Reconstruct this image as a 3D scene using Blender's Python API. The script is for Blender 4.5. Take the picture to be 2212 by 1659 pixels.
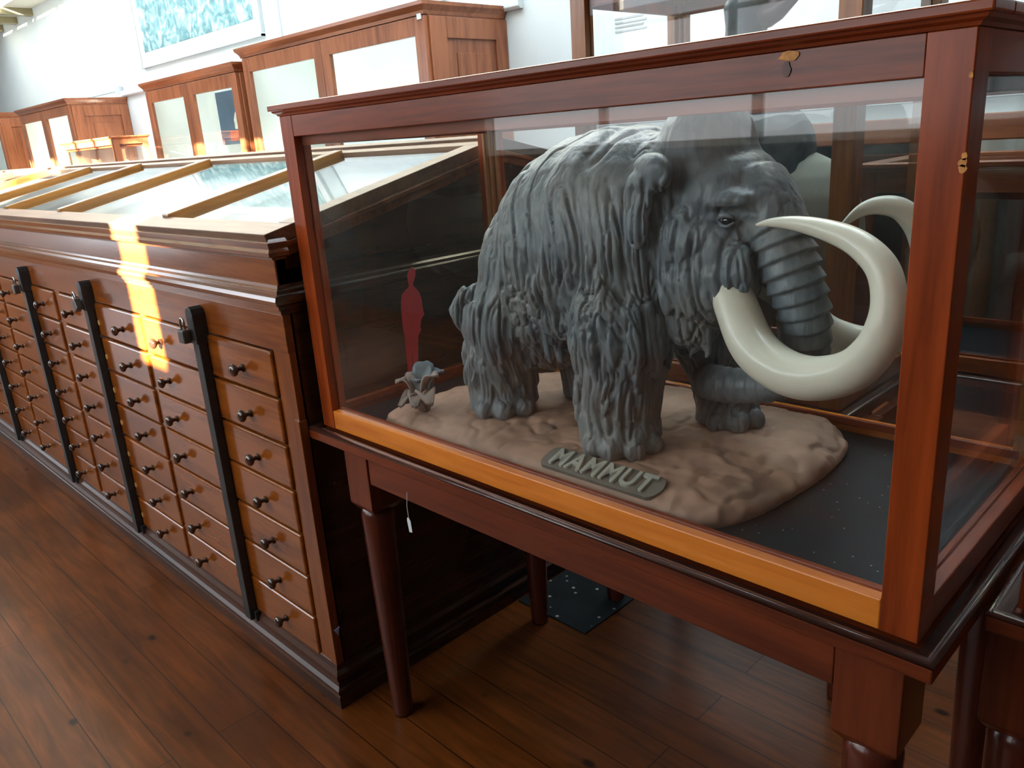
import bpy, bmesh, math, random
import numpy as np
from mathutils import Matrix, Vector

random.seed(7)
rng = np.random.default_rng(11)
for o in list(bpy.data.objects):
    bpy.data.objects.remove(o)
COL = bpy.context.scene.collection
SC = bpy.context.scene
PI = math.pi

# ------------------------------------------------------------ camera, world, sun, lights, exposure
cam_d = bpy.data.cameras.new('camera')
cam_d.sensor_width = 36.0
cam_d.lens = 1716.1 / 2212 * 36
cam_d.clip_start = 0.02
cam_o = bpy.data.objects.new('camera', cam_d)
COL.objects.link(cam_o)
cam_o.matrix_world = Matrix(((0.70596753, -0.1660275, 0.68850906, 0.0),
                             (0.7050871, 0.25644355, -0.66112698, 0.0),
                             (-0.06679845, 0.95219304, 0.29810466, 1.5),
                             (0, 0, 0, 1)))
SC.camera = cam_o

SC.view_settings.view_transform = 'Standard'
SC.view_settings.look = 'None'
SC.view_settings.gamma = 1.0
SC.view_settings.use_curve_mapping = False
SC.view_settings.exposure = 0.0

world = bpy.data.worlds.new('daylight')
SC.world = world
world.use_nodes = True
wb = world.node_tree.nodes['Background']
wb.inputs['Color'].default_value = (0.74, 0.88, 1.0, 1)
wb.inputs['Strength'].default_value = 3.0

sun_d = bpy.data.lights.new('sun', 'SUN')
sun_d.energy = 170.0
sun_d.color = (1.0, 0.90, 0.72)
sun_d.angle = 0.012
sun_o = bpy.data.objects.new('sun', sun_d)
COL.objects.link(sun_o)
sdir = Vector((-0.60, 1.0, -0.35)).normalized()
sun_o.rotation_euler = sdir.to_track_quat('-Z', 'Y').to_euler()
sun_o.location = (3, -6, 6)

def area(name, loc, rot, sx, sy, energy, color):
    d = bpy.data.lights.new(name, 'AREA')
    d.shape = 'RECTANGLE'; d.size = sx; d.size_y = sy; d.energy = energy; d.color = color
    o = bpy.data.objects.new(name, d); COL.objects.link(o)
    o.location = loc; o.rotation_euler = rot
    return o
SKYC = (0.78, 0.9, 1.0)
# fill from an added, unseen roof light; sky light at the front windows
area('roof_fill', (-7.6, 2.65, 4.24), (0, 0, 0), 14.5, 1.88, 400, SKYC)  # added source that brightens the back wall and sloping panes
area('front_window_daylight', (-8.0, -2.38, 2.6), (math.radians(90), 0, 0), 6.0, 1.0, 90, SKYC)
area('window_fill', (-2.85, -2.37, 2.45), (math.radians(90), 0, 0), 3.3, 2.1, 72, (0.93, 0.97, 1.0))  # added front fill over solid wall; extent follows the pane reflections
area('door_fill', (-12.0, -2.36, 1.35), (math.radians(90), 0, 0), 4.0, 2.0, 130, SKYC)  # added low lamp giving the drawer sheen; the door is invented

# ------------------------------------------------------------ materials
def new_mat(name):
    m = bpy.data.materials.new(name); m.use_nodes = True
    nt = m.node_tree
    return m, nt, nt.nodes['Principled BSDF']

def ramp(nt, stops):
    r = nt.nodes.new('ShaderNodeValToRGB')
    els = r.color_ramp.elements
    while len(els) > 1: els.remove(els[-1])
    els[0].position = stops[0][0]; els[0].color = (*stops[0][1], 1)
    for p, c in stops[1:]:
        e = els.new(p); e.color = (*c, 1)
    return r

def wood(name, dark, light, axis='X', rough=0.28, coat=0.35, knots=False, scale=1.0, bump=0.06):
    m, nt, b = new_mat(name)
    N = nt.nodes; L = nt.links
    tc = N.new('ShaderNodeTexCoord')
    mp = N.new('ShaderNodeMapping')
    s = {'X': (1.2, 16, 16), 'Y': (16, 1.2, 16), 'Z': (16, 16, 1.2)}[axis]
    mp.inputs['Scale'].default_value = tuple(v * scale for v in s)
    L.new(tc.outputs['Object'], mp.inputs['Vector'])
    n1 = N.new('ShaderNodeTexNoise'); n1.inputs['Scale'].default_value = 1.0
    n1.inputs['Detail'].default_value = 6; n1.inputs['Distortion'].default_value = 0.8
    L.new(mp.outputs[0], n1.inputs['Vector'])
    mp2 = N.new('ShaderNodeMapping')
    mp2.inputs['Scale'].default_value = tuple(v * 4.5 * scale for v in s)
    L.new(tc.outputs['Object'], mp2.inputs['Vector'])
    n2 = N.new('ShaderNodeTexNoise'); n2.inputs['Scale'].default_value = 1.5; n2.inputs['Detail'].default_value = 4
    L.new(mp2.outputs[0], n2.inputs['Vector'])
    n3 = N.new('ShaderNodeTexNoise'); n3.inputs['Scale'].default_value = 2.3; n3.inputs['Detail'].default_value = 2
    L.new(tc.outputs['Object'], n3.inputs['Vector'])
    mx = N.new('ShaderNodeMath'); mx.operation = 'MULTIPLY_ADD'
    L.new(n2.outputs['Fac'], mx.inputs[0]); mx.inputs[1].default_value = 0.45
    L.new(n1.outputs['Fac'], mx.inputs[2])
    mx2 = N.new('ShaderNodeMath'); mx2.operation = 'MULTIPLY_ADD'
    L.new(n3.outputs['Fac'], mx2.inputs[0]); mx2.inputs[1].default_value = 0.35
    L.new(mx.outputs[0], mx2.inputs[2])
    r = ramp(nt, [(0.62, dark), (1.12 if False else 1.0, light)])
    r.color_ramp.elements[0].position = 0.60
    L.new(mx2.outputs[0], r.inputs['Fac'])
    L.new(r.outputs['Color'], b.inputs['Base Color'])
    b.inputs['Roughness'].default_value = rough
    b.inputs['Coat Weight'].default_value = coat
    b.inputs['Coat Roughness'].default_value = 0.12
    b.inputs['Specular IOR Level'].default_value = 0.32
    bp = N.new('ShaderNodeBump'); bp.inputs['Strength'].default_value = bump; bp.inputs['Distance'].default_value = 0.002
    L.new(n2.outputs['Fac'], bp.inputs['Height']); L.new(bp.outputs[0], b.inputs['Normal'])
    return m

def plain(name, col, rough=0.5, metal=0.0, coat=0.0, noise=0.0, nscale=12, spec=0.5, bump=0.0):
    m, nt, b = new_mat(name)
    b.inputs['Roughness'].default_value = rough
    b.inputs['Metallic'].default_value = metal
    b.inputs['Coat Weight'].default_value = coat
    b.inputs['Specular IOR Level'].default_value = spec
    N = nt.nodes; L = nt.links
    tc = N.new('ShaderNodeTexCoord')
    n = N.new('ShaderNodeTexNoise'); n.inputs['Scale'].default_value = nscale; n.inputs['Detail'].default_value = 5
    L.new(tc.outputs['Object'], n.inputs['Vector'])
    k = noise
    r = ramp(nt, [(0.3, tuple(c * (1 - k) for c in col)), (0.7, tuple(min(1, c * (1 + k)) for c in col))])
    L.new(n.outputs['Fac'], r.inputs['Fac']); L.new(r.outputs['Color'], b.inputs['Base Color'])
    if bump:
        bp = N.new('ShaderNodeBump'); bp.inputs['Strength'].default_value = bump; bp.inputs['Distance'].default_value = 0.003
        L.new(n.outputs['Fac'], bp.inputs['Height']); L.new(bp.outputs[0], b.inputs['Normal'])
    return m

def glass_mat(name, tint=(0.93, 0.97, 0.96), haze=0.02):
    m = bpy.data.materials.new(name); m.use_nodes = True
    nt = m.node_tree; N = nt.nodes; L = nt.links
    for n in list(N): N.remove(n)
    out = N.new('ShaderNodeOutputMaterial')
    tr = N.new('ShaderNodeBsdfTransparent'); tr.inputs['Color'].default_value = (*tint, 1)
    gl = N.new('ShaderNodeBsdfGlossy'); gl.inputs['Roughness'].default_value = 0.02
    df = N.new('ShaderNodeBsdfDiffuse'); df.inputs['Color'].default_value = (0.6, 0.65, 0.66, 1)
    fr = N.new('ShaderNodeFresnel'); fr.inputs['IOR'].default_value = 1.5
    geo = N.new('ShaderNodeNewGeometry')
    # the same fresnel from both sides of the pane
    sw = N.new('ShaderNodeMix'); sw.data_type = 'FLOAT'
    fr2 = N.new('ShaderNodeFresnel'); fr2.inputs['IOR'].default_value = 1 / 1.5
    mx = N.new('ShaderNodeMixShader'); mh = N.new('ShaderNodeMixShader')
    lw = N.new('ShaderNodeLayerWeight'); lw.inputs['Blend'].default_value = 0.5
    # Schlick: 0.04 + 0.96 * (1-cos)^5
    pw = N.new('ShaderNodeMath'); pw.operation = 'POWER'; L.new(lw.outputs['Facing'], pw.inputs[0]); pw.inputs[1].default_value = 5.0
    ma = N.new('ShaderNodeMath'); ma.operation = 'MULTIPLY_ADD'; L.new(pw.outputs[0], ma.inputs[0]); ma.inputs[1].default_value = 0.96; ma.inputs[2].default_value = 0.04
    N.remove(fr); N.remove(fr2); N.remove(sw); N.remove(geo)
    mh.inputs[0].default_value = haze
    L.new(tr.outputs[0], mh.inputs[1]); L.new(df.outputs[0], mh.inputs[2])
    L.new(ma.outputs[0], mx.inputs[0]); L.new(mh.outputs[0], mx.inputs[1]); L.new(gl.outputs[0], mx.inputs[2])
    L.new(mx.outputs[0], out.inputs['Surface'])
    return m

def floor_mat():
    m, nt, b = new_mat('floorboards')
    N = nt.nodes; L = nt.links
    tc = N.new('ShaderNodeTexCoord')
    br = N.new('ShaderNodeTexBrick')
    br.inputs['Scale'].default_value = 1.0
    br.inputs['Brick Width'].default_value = 1.9
    br.inputs['Row Height'].default_value = 0.125
    br.inputs['Mortar Size'].default_value = 0.0018
    br.inputs['Mortar Smooth'].default_value = 0.3
    br.inputs['Color1'].default_value = (0.185, 0.054, 0.010, 1)
    br.inputs['Color2'].default_value = (0.140, 0.040, 0.008, 1)
    br.inputs['Mortar'].default_value = (0.035, 0.011, 0.005, 1)
    L.new(tc.outputs['Object'], br.inputs['Vector'])
    mp = N.new('ShaderNodeMapping'); mp.inputs['Scale'].default_value = (1.6, 18, 1)
    L.new(tc.outputs['Object'], mp.inputs['Vector'])
    n = N.new('ShaderNodeTexNoise'); n.inputs['Scale'].default_value = 1.6; n.inputs['Detail'].default_value = 6; n.inputs['Distortion'].default_value = 1.2
    L.new(mp.outputs[0], n.inputs['Vector'])
    r = ramp(nt, [(0.3, (0.55, 0.52, 0.5)), (0.7, (1.25, 1.2, 1.15))])
    L.new(n.outputs['Fac'], r.inputs['Fac'])
    mul = N.new('ShaderNodeMix'); mul.data_type = 'RGBA'; mul.blend_type = 'MULTIPLY'; mul.inputs[0].default_value = 1
    L.new(br.outputs['Color'], mul.inputs[6]); L.new(r.outputs['Color'], mul.inputs[7])
    # knots
    mpk = N.new('ShaderNodeMapping'); mpk.inputs['Scale'].default_value = (3.2, 5.2, 1)
    L.new(tc.outputs['Object'], mpk.inputs['Vector'])
    vo = N.new('ShaderNodeTexVoronoi'); vo.inputs['Scale'].default_value = 1.25; vo.inputs['Randomness'].default_value = 1.0
    L.new(mpk.outputs[0], vo.inputs['Vector'])
    rk = ramp(nt, [(0.05, (0.16, 0.10, 0.08)), (0.10, (1, 1, 1))])
    L.new(vo.outputs['Distance'], rk.inputs['Fac'])
    mul2 = N.new('ShaderNodeMix'); mul2.data_type = 'RGBA'; mul2.blend_type = 'MULTIPLY'; mul2.inputs[0].default_value = 1
    L.new(mul.outputs[2], mul2.inputs[6]); L.new(rk.outputs['Color'], mul2.inputs[7])
    # broad worn stains
    ns = N.new('ShaderNodeTexNoise'); ns.inputs['Scale'].default_value = 2.1; ns.inputs['Detail'].default_value = 4
    L.new(tc.outputs['Object'], ns.inputs['Vector'])
    rs = ramp(nt, [(0.36, (0.62, 0.6, 0.6)), (0.6, (1.1, 1.1, 1.08))])
    L.new(ns.outputs['Fac'], rs.inputs['Fac'])
    mul3 = N.new('ShaderNodeMix'); mul3.data_type = 'RGBA'; mul3.blend_type = 'MULTIPLY'; mul3.inputs[0].default_value = 0.8
    L.new(mul2.outputs[2], mul3.inputs[6]); L.new(rs.outputs['Color'], mul3.inputs[7])
    L.new(mul3.outputs[2], b.inputs['Base Color'])
    b.inputs['Roughness'].default_value = 0.33
    b.inputs['Coat Weight'].default_value = 0.10; b.inputs['Coat Roughness'].default_value = 0.18; b.inputs['Specular IOR Level'].default_value = 0.35
    bp = N.new('ShaderNodeBump'); bp.inputs['Strength'].default_value = 0.25; bp.inputs['Distance'].default_value = 0.002
    L.new(br.outputs['Fac'], bp.inputs['Height']); bp.invert = True
    L.new(bp.outputs[0], b.inputs['Normal'])
    return m

def speck_mat(name, col, speck, rough=0.35, scale=60, th=0.09):
    m, nt, b = new_mat(name)
    b.inputs['Specular IOR Level'].default_value = 0.22
    N = nt.nodes; L = nt.links
    tc = N.new('ShaderNodeTexCoord')
    vo = N.new('ShaderNodeTexVoronoi'); vo.inputs['Scale'].default_value = scale
    L.new(tc.outputs['Object'], vo.inputs['Vector'])
    n = N.new('ShaderNodeTexNoise'); n.inputs['Scale'].default_value = 9; n.inputs['Detail'].default_value = 4
    L.new(tc.outputs['Object'], n.inputs['Vector'])
    r = ramp(nt, [(th, speck), (th + 0.03, col)])
    L.new(vo.outputs['Distance'], r.inputs['Fac'])
    r2 = ramp(nt, [(0.3, (0.75,) * 3), (0.7, (1.3,) * 3)])
    L.new(n.outputs['Fac'], r2.inputs['Fac'])
    mul = N.new('ShaderNodeMix'); mul.data_type = 'RGBA'; mul.blend_type = 'MULTIPLY'; mul.inputs[0].default_value = 1
    L.new(r.outputs['Color'], mul.inputs[6]); L.new(r2.outputs['Color'], mul.inputs[7])
    L.new(mul.outputs[2], b.inputs['Base Color'])
    b.inputs['Roughness'].default_value = rough
    return m

def fur_mat():
    m, nt, b = new_mat('mammoth_resin')
    N = nt.nodes; L = nt.links
    tc = N.new('ShaderNodeTexCoord')
    mp = N.new('ShaderNodeMapping'); mp.inputs['Scale'].default_value = (85, 85, 11)
    L.new(tc.outputs['Object'], mp.inputs['Vector'])
    n = N.new('ShaderNodeTexNoise'); n.inputs['Scale'].default_value = 1; n.inputs['Detail'].default_value = 4; n.inputs['Distortion'].default_value = 0.6
    L.new(mp.outputs[0], n.inputs['Vector'])
    n2 = N.new('ShaderNodeTexNoise'); n2.inputs['Scale'].default_value = 6; n2.inputs['Detail'].default_value = 3
    L.new(tc.outputs['Object'], n2.inputs['Vector'])
    r = ramp(nt, [(0.3, (0.135, 0.156, 0.168)), (0.7, (0.215, 0.242, 0.256))])
    L.new(n.outputs['Fac'], r.inputs['Fac'])
    r2 = ramp(nt, [(0.35, (0.8, 0.86, 0.92)), (0.65, (1.18, 1.1, 1.02))])
    L.new(n2.outputs['Fac'], r2.inputs['Fac'])
    mul = N.new('ShaderNodeMix'); mul.data_type = 'RGBA'; mul.blend_type = 'MULTIPLY'; mul.inputs[0].default_value = 1
    L.new(r.outputs['Color'], mul.inputs[6]); L.new(r2.outputs['Color'], mul.inputs[7])
    L.new(mul.outputs[2], b.inputs['Base Color'])
    b.inputs['Roughness'].default_value = 0.42
    bp = N.new('ShaderNodeBump'); bp.inputs['Strength'].default_value = 0.55; bp.inputs['Distance'].default_value = 0.003
    L.new(n.outputs['Fac'], bp.inputs['Height']); L.new(bp.outputs[0], b.inputs['Normal'])
    return m

def mural_mat():
    m, nt, b = new_mat('mural_print')
    N = nt.nodes; L = nt.links
    tc = N.new('ShaderNodeTexCoord')
    mp = N.new('ShaderNodeMapping'); mp.inputs['Scale'].default_value = (6, 1, 7)
    L.new(tc.outputs['Object'], mp.inputs['Vector'])
    n = N.new('ShaderNodeTexNoise'); n.inputs['Scale'].default_value = 1; n.inputs['Detail'].default_value = 6; n.inputs['Distortion'].default_value = 1.5
    L.new(mp.outputs[0], n.inputs['Vector'])
    r = ramp(nt, [(0.36, (0.06, 0.17, 0.20)), (0.5, (0.14, 0.30, 0.33)), (0.58, (0.30, 0.46, 0.46)), (0.7, (0.45, 0.56, 0.54))])
    L.new(n.outputs['Fac'], r.inputs['Fac'])
    L.new(r.outputs['Color'], b.inputs['Base Color'])
    b.inputs['Roughness'].default_value = 0.6
    return m

M = {}
M['case_x'] = wood('case_wood_x', (0.110, 0.016, 0.004), (0.30, 0.054, 0.011), 'X', coat=0.16)
M['case_y'] = wood('case_wood_y', (0.110, 0.016, 0.004), (0.30, 0.054, 0.011), 'Y', coat=0.16)
M['case_z'] = wood('case_wood_z', (0.125, 0.017, 0.003), (0.36, 0.062, 0.011), 'Z', coat=0.12)
M['table_x'] = wood('table_wood_x', (0.070, 0.012, 0.004), (0.185, 0.036, 0.010), 'X', coat=0.2)  # table woods: case wood darkened for the dim light low down
M['table_y'] = wood('table_wood_y', (0.060, 0.011, 0.004), (0.15, 0.030, 0.009), 'Y', coat=0.2)
M['table_z'] = wood('table_wood_z', (0.065, 0.012, 0.004), (0.17, 0.034, 0.010), 'Z', coat=0.15)
M['honey_lit'] = wood('honey_lit_wood', (0.50, 0.105, 0.010), (0.80, 0.25, 0.03), 'X', rough=0.25, coat=0.5, scale=0.8)  # orange rail wood, lightened for the light falling on the rail
M['bead'] = wood('dark_bead', (0.030, 0.010, 0.008), (0.075, 0.028, 0.02), 'X', rough=0.2, coat=0.6)
M['cab_x'] = wood('cabinet_wood_x', (0.13, 0.031, 0.006), (0.26, 0.070, 0.013), 'X', rough=0.24, coat=0.4, bump=0.01)
M['plinth'] = wood('plinth_wood', (0.028, 0.011, 0.007), (0.075, 0.026, 0.013), 'X', rough=0.4, coat=0.1, bump=0.02)  # cabinet wood darkened; the dim light near the floor is in the tone
M['drawer_x'] = wood('drawer_wood', (0.135, 0.030, 0.004), (0.285, 0.076, 0.010), 'X', rough=0.2, coat=0.6, bump=0.004)
M['frame_wood'] = wood('sloping_frame_wood', (0.10, 0.050, 0.028), (0.22, 0.12, 0.07), 'X', rough=0.5, coat=0.05, bump=0.05)
M['cab_z'] = wood('cabinet_wood_z', (0.13, 0.031, 0.006), (0.25, 0.066, 0.012), 'Z', rough=0.24, coat=0.4, bump=0.01)
M['cab_y'] = wood('cabinet_wood_y', (0.060, 0.020, 0.009), (0.16, 0.055, 0.02), 'Y', rough=0.24, coat=0.4)
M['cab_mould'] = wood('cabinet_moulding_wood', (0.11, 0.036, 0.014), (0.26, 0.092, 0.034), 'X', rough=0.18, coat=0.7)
M['cab_shade'] = wood('cabinet_shade_wood', (0.016, 0.008, 0.005), (0.05, 0.022, 0.012), 'Y', rough=0.22, coat=0.6)  # near-black cabinet wood; shade of the end face is in the colour
M['gold_x'] = wood('mullion_wood', (0.16, 0.060, 0.010), (0.30, 0.13, 0.03), 'Y', rough=0.25, coat=0.5)
M['back_x'] = wood('wall_cabinet_wood_x', (0.15, 0.042, 0.016), (0.32, 0.108, 0.045), 'X', rough=0.35)
M['back_z'] = wood('wall_cabinet_wood_z', (0.15, 0.042, 0.016), (0.32, 0.108, 0.045), 'Z', rough=0.35)
M['rear_z'] = wood('rear_case_wood_z', (0.13, 0.040, 0.010), (0.40, 0.145, 0.032), 'Z')
M['inwood'] = wood('inner_case_wood', (0.22, 0.085, 0.030), (0.50, 0.23, 0.10), 'X', rough=0.35, coat=0.1)
M['inwood_z'] = wood('inner_case_wood_z', (0.25, 0.095, 0.030), (0.55, 0.25, 0.09), 'Z', rough=0.35, coat=0.1)
M['rear_x'] = wood('rear_case_wood_x', (0.13, 0.036, 0.016), (0.34, 0.11, 0.045), 'X')
M['leg'] = wood('leg_wood', (0.045, 0.010, 0.007), (0.11, 0.024, 0.013), 'Z', rough=0.25, coat=0.4)  # darkened like the table woods for dim light below
M['knob'] = plain('knob_wood', (0.05, 0.022, 0.014), 0.12, coat=0.8, noise=0.3, nscale=40)
M['iron'] = plain('painted_iron', (0.028, 0.031, 0.034), 0.42, metal=0.0, noise=0.25, nscale=18)
M['steel'] = plain('steel', (0.6, 0.62, 0.62), 0.22, metal=1.0, noise=0.1, nscale=30)
M['lockbody'] = plain('lock_body', (0.10, 0.11, 0.11), 0.35, metal=0.6, noise=0.2, nscale=30)
M['brass'] = plain('keyhole_plate', (0.45, 0.25, 0.08), 0.35, noise=0.25, nscale=40)
M['glass'] = glass_mat('pane_glass', (0.978, 0.992, 0.990), 0.004)
M['glass_old'] = glass_mat('old_pane_glass', (0.98, 0.99, 0.985), 0.008)
M['white'] = plain('white_plaster', (0.60, 0.65, 0.66), 0.75, noise=0.03, nscale=3)
M['wall_dark'] = plain('dark_unseen_wall', (0.07, 0.06, 0.055), 0.8, noise=0.1, nscale=2)  # unseen walls kept dark to hold down bounce and pane reflections
M['ceil'] = plain('ceiling_paint', (0.62, 0.62, 0.54), 0.8, noise=0.06, nscale=2)
M['beam'] = plain('beam_paint', (0.20, 0.17, 0.09), 0.5, noise=0.2, nscale=5)
M['paper'] = plain('label_board_paper', (0.86, 0.87, 0.84), 0.7, noise=0.12, nscale=5)
M['cardwhite'] = plain('white_card', (0.85, 0.88, 0.9), 0.6, noise=0.03)
M['wallprint'] = plain('printed_grey', (0.5, 0.53, 0.54), 0.7, noise=0.1)
M['inner'] = plain('cabinet_lining', (0.82, 0.85, 0.80), 0.7, noise=0.05, nscale=3)
M['deck'] = speck_mat('case_floor_cloth', (0.004, 0.012, 0.018), (0.45, 0.45, 0.42), 0.3, 48, 0.05)
M['clay'] = plain('clay_base', (0.40, 0.245, 0.175), 0.62, noise=0.22, nscale=9, bump=0.4)
M['fur'] = fur_mat()
M['tusk'] = plain('ivory_paint', (0.80, 0.78, 0.64), 0.3, coat=0.3, noise=0.05, nscale=6)
M['plaque'] = plain('plaque_clay', (0.17, 0.16, 0.13), 0.55, noise=0.2, nscale=25)
M['letter'] = plain('letter_clay', (0.42, 0.43, 0.37), 0.5, noise=0.15, nscale=40)
M['plant'] = plain('sculpted_leaf', (0.27, 0.21, 0.18), 0.5, noise=0.35, nscale=14, bump=0.3)
M['plantgrey'] = plain('sculpted_leaf_grey', (0.13, 0.17, 0.19), 0.4, noise=0.35, nscale=14, bump=0.3)
M['red'] = plain('red_card', (0.30, 0.006, 0.014), 0.55, noise=0.1)
M['eye'] = plain('eye_gloss', (0.02, 0.02, 0.02), 0.1, coat=1.0)
M['tag'] = plain('tag_card', (0.75, 0.80, 0.84), 0.6, noise=0.04)
M['mural'] = mural_mat()
M['pframe'] = plain('picture_frame_paint', (0.70, 0.66, 0.66), 0.5, noise=0.05)
M['poster'] = plain('poster_blue', (0.03, 0.07, 0.13), 0.4, noise=0.4, nscale=3)
M['posterart'] = plain('poster_cream_art', (0.55, 0.56, 0.48), 0.5, noise=0.4, nscale=14)
M['posterred'] = plain('poster_red_art', (0.45, 0.10, 0.05), 0.5, noise=0.3, nscale=8)
M['birddark'] = plain('bird_plumage_dark', (0.026, 0.066, 0.090), 0.5, noise=0.5, nscale=26, bump=0.6)
M['birdcream'] = plain('bird_plumage_cream', (0.74, 0.77, 0.66), 0.6, noise=0.06, nscale=8)
M['beak'] = plain('bird_beak', (0.085, 0.065, 0.075), 0.3, noise=0.3, nscale=20)
M['plate'] = speck_mat('metal_plate', (0.022, 0.028, 0.032), (0.5, 0.52, 0.5), 0.3, 26, 0.13)
M['specimen'] = plain('specimen_brown', (0.12, 0.08, 0.05), 0.7, noise=0.5, nscale=20)
M['switch'] = plain('switch_grey', (0.45, 0.5, 0.52), 0.5)
M['floor'] = floor_mat()
M['paintblue'] = plain('pale_blue_paper', (0.45, 0.55, 0.9), 0.6)
M['chip'] = plain('bare_wood', (0.62, 0.27, 0.06), 0.6, noise=0.35, nscale=80)
M['knotdark'] = plain('knot_wood', (0.085, 0.018, 0.008), 0.4, noise=0.5, nscale=60)

# ------------------------------------------------------------ mesh helpers
class MB:
    def __init__(s): s.v = []; s.f = []
    def add(s, vs, fs):
        k = len(s.v); s.v.extend([tuple(map(float, v)) for v in vs]); s.f.extend([tuple(i + k for i in f) for f in fs]); return s
    def box(s, x0, x1, y0, y1, z0, z1):
        return s.add([(x0,y0,z0),(x1,y0,z0),(x1,y1,z0),(x0,y1,z0),(x0,y0,z1),(x1,y0,z1),(x1,y1,z1),(x0,y1,z1)],
                     [(0,3,2,1),(4,5,6,7),(0,1,5,4),(1,2,6,5),(2,3,7,6),(3,0,4,7)])
    def hexa(s, p):
        return s.add(p, [(0,3,2,1),(4,5,6,7),(0,1,5,4),(1,2,6,5),(2,3,7,6),(3,0,4,7)])
    def lathe(s, prof, c, axis='Z', n=24):
        vs = []; fs = []
        for (r, h) in prof:
            for i in range(n):
                a = 2*PI*i/n; u, w = r*math.cos(a), r*math.sin(a)
                vs.append({'Z': (c[0]+u, c[1]+w, c[2]+h), 'Y': (c[0]+u, c[1]-h, c[2]+w), 'X': (c[0]+h, c[1]+u, c[2]+w)}[axis])
        m = len(prof)
        for j in range(m-1):
            for i in range(n):
                a, b = j*n+i, j*n+(i+1) % n
                fs.append((a, b, b+n, a+n))
        fs.append(tuple(range(n))[::-1]); fs.append(tuple(range((m-1)*n, m*n)))
        return s.add(vs, fs)
    def tube(s, pts, rad, n=12, caps=True, squash=None):
        P = [Vector(p) for p in pts]; vs = []; fs = []
        up = Vector((0.03, 0.02, 1)).normalized()
        t0 = (P[1]-P[0]).normalized()
        if abs(t0.dot(up)) > 0.9: up = Vector((1, 0.05, 0))
        nrm = (up - t0*up.dot(t0)).normalized()
        for i, p in enumerate(P):
            t = (P[min(i+1, len(P)-1)] - P[max(i-1, 0)]).normalized()
            nrm = (nrm - t*nrm.dot(t)).normalized(); bn = t.cross(nrm)
            r = rad[i] if hasattr(rad, '__len__') else rad
            for k in range(n):
                a = 2*PI*k/n
                vs.append(p + nrm*(math.cos(a)*r) + bn*(math.sin(a)*r))
        m = len(P)
        for j in range(m-1):
            for i in range(n):
                a, b = j*n+i, j*n+(i+1) % n
                fs.append((a, b, b+n, a+n))
        if caps:
            for end, base in ((0, 0), (1, (m-1)*n)):
                p = P[0] if end == 0 else P[-1]
                q = P[1] if end == 0 else P[-2]
                r = (rad[0] if end == 0 else rad[-1]) if hasattr(rad, '__len__') else rad
                k0 = len(vs)
                vs.append(p + (p-q).normalized()*r*0.7)
                for i in range(n):
                    a, b = base+i, base+(i+1) % n
                    fs.append((b, a, k0) if end == 0 else (a, b, k0))
        return s.add(vs, fs)
    def ell(s, c, r, n=20, m=12, rot=None):
        vs = []; fs = []
        Rm = rot if rot is not None else Matrix.Identity(3)
        c = Vector(c)
        for j in range(1, m):
            th = PI*j/m
            for i in range(n):
                a = 2*PI*i/n
                vs.append(c + Rm @ Vector((r[0]*math.sin(th)*math.cos(a), r[1]*math.sin(th)*math.sin(a), r[2]*math.cos(th))))
        for j in range(m-2):
            for i in range(n):
                a, b = j*n+i, j*n+(i+1) % n
                fs.append((a, a+n, b+n, b))
        t = len(vs); vs.append(c + Rm @ Vector((0, 0, r[2]))); vs.append(c + Rm @ Vector((0, 0, -r[2])))
        for i in range(n):
            fs.append((t, i, (i+1) % n)); fs.append((t+1, (m-2)*n+(i+1) % n, (m-2)*n+i))
        return s.add(vs, fs)
    def prism(s, poly, a, b, axis='X'):
        n = len(poly); vs = []
        for h in (a, b):
            for (u, w) in poly:
                vs.append({'X': (h, u, w), 'Y': (u, h, w), 'Z': (u, w, h)}[axis])
        fs = [(i, (i+1) % n, (i+1) % n+n, i+n) for i in range(n)] + [tuple(range(n))[::-1], tuple(range(n, 2*n))]
        return s.add(vs, fs)
    def sweep(s, prof, path, closed=False):
        # prof: (outward offset, z); path: list of (x, y, ox, oy) where ox, oy is the mitre direction
        n = len(prof); vs = []; fs = []
        for (x, y, ox, oy) in path:
            for (o, z) in prof: vs.append((x+o*ox, y+o*oy, z))
        m = len(path)
        for j in range(m if closed else m-1):
            for i in range(n):
                a, b = j*n+i, j*n+(i+1) % n
                c, d = ((j+1) % m)*n+(i+1) % n, ((j+1) % m)*n+i
                fs.append((a, b, c, d))
        if not closed:
            fs.append(tuple(range(n))[::-1]); fs.append(tuple(range((m-1)*n, m*n)))
        return s.add(vs, fs)
    def build(s, name, mat, parent=None, smooth=False, bevel=0.0, seg=2, auto=None):
        me = bpy.data.meshes.new(name)
        off = Vector((0, 0, 0))
        if parent is not None:
            off = root_loc(parent)
        me.from_pydata([tuple(Vector(v)-off) for v in s.v], [], s.f)
        bm = bmesh.new(); bm.from_mesh(me)
        bmesh.ops.recalc_face_normals(bm, faces=bm.faces[:])
        bm.to_mesh(me); bm.free()
        me.materials.append(mat)
        if smooth:
            for p in me.polygons: p.use_smooth = True
        o = bpy.data.objects.new(name, me); COL.objects.link(o)
        if parent is not None: o.parent = parent
        if bevel:
            md = o.modifiers.new('bevel', 'BEVEL'); md.width = bevel; md.segments = seg; md.limit_method = 'ANGLE'; md.angle_limit = math.radians(40)
        return o

ROOT = {}
def root_loc(p):
    while p.parent is not None: p = p.parent
    return Vector(p.location)

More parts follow.
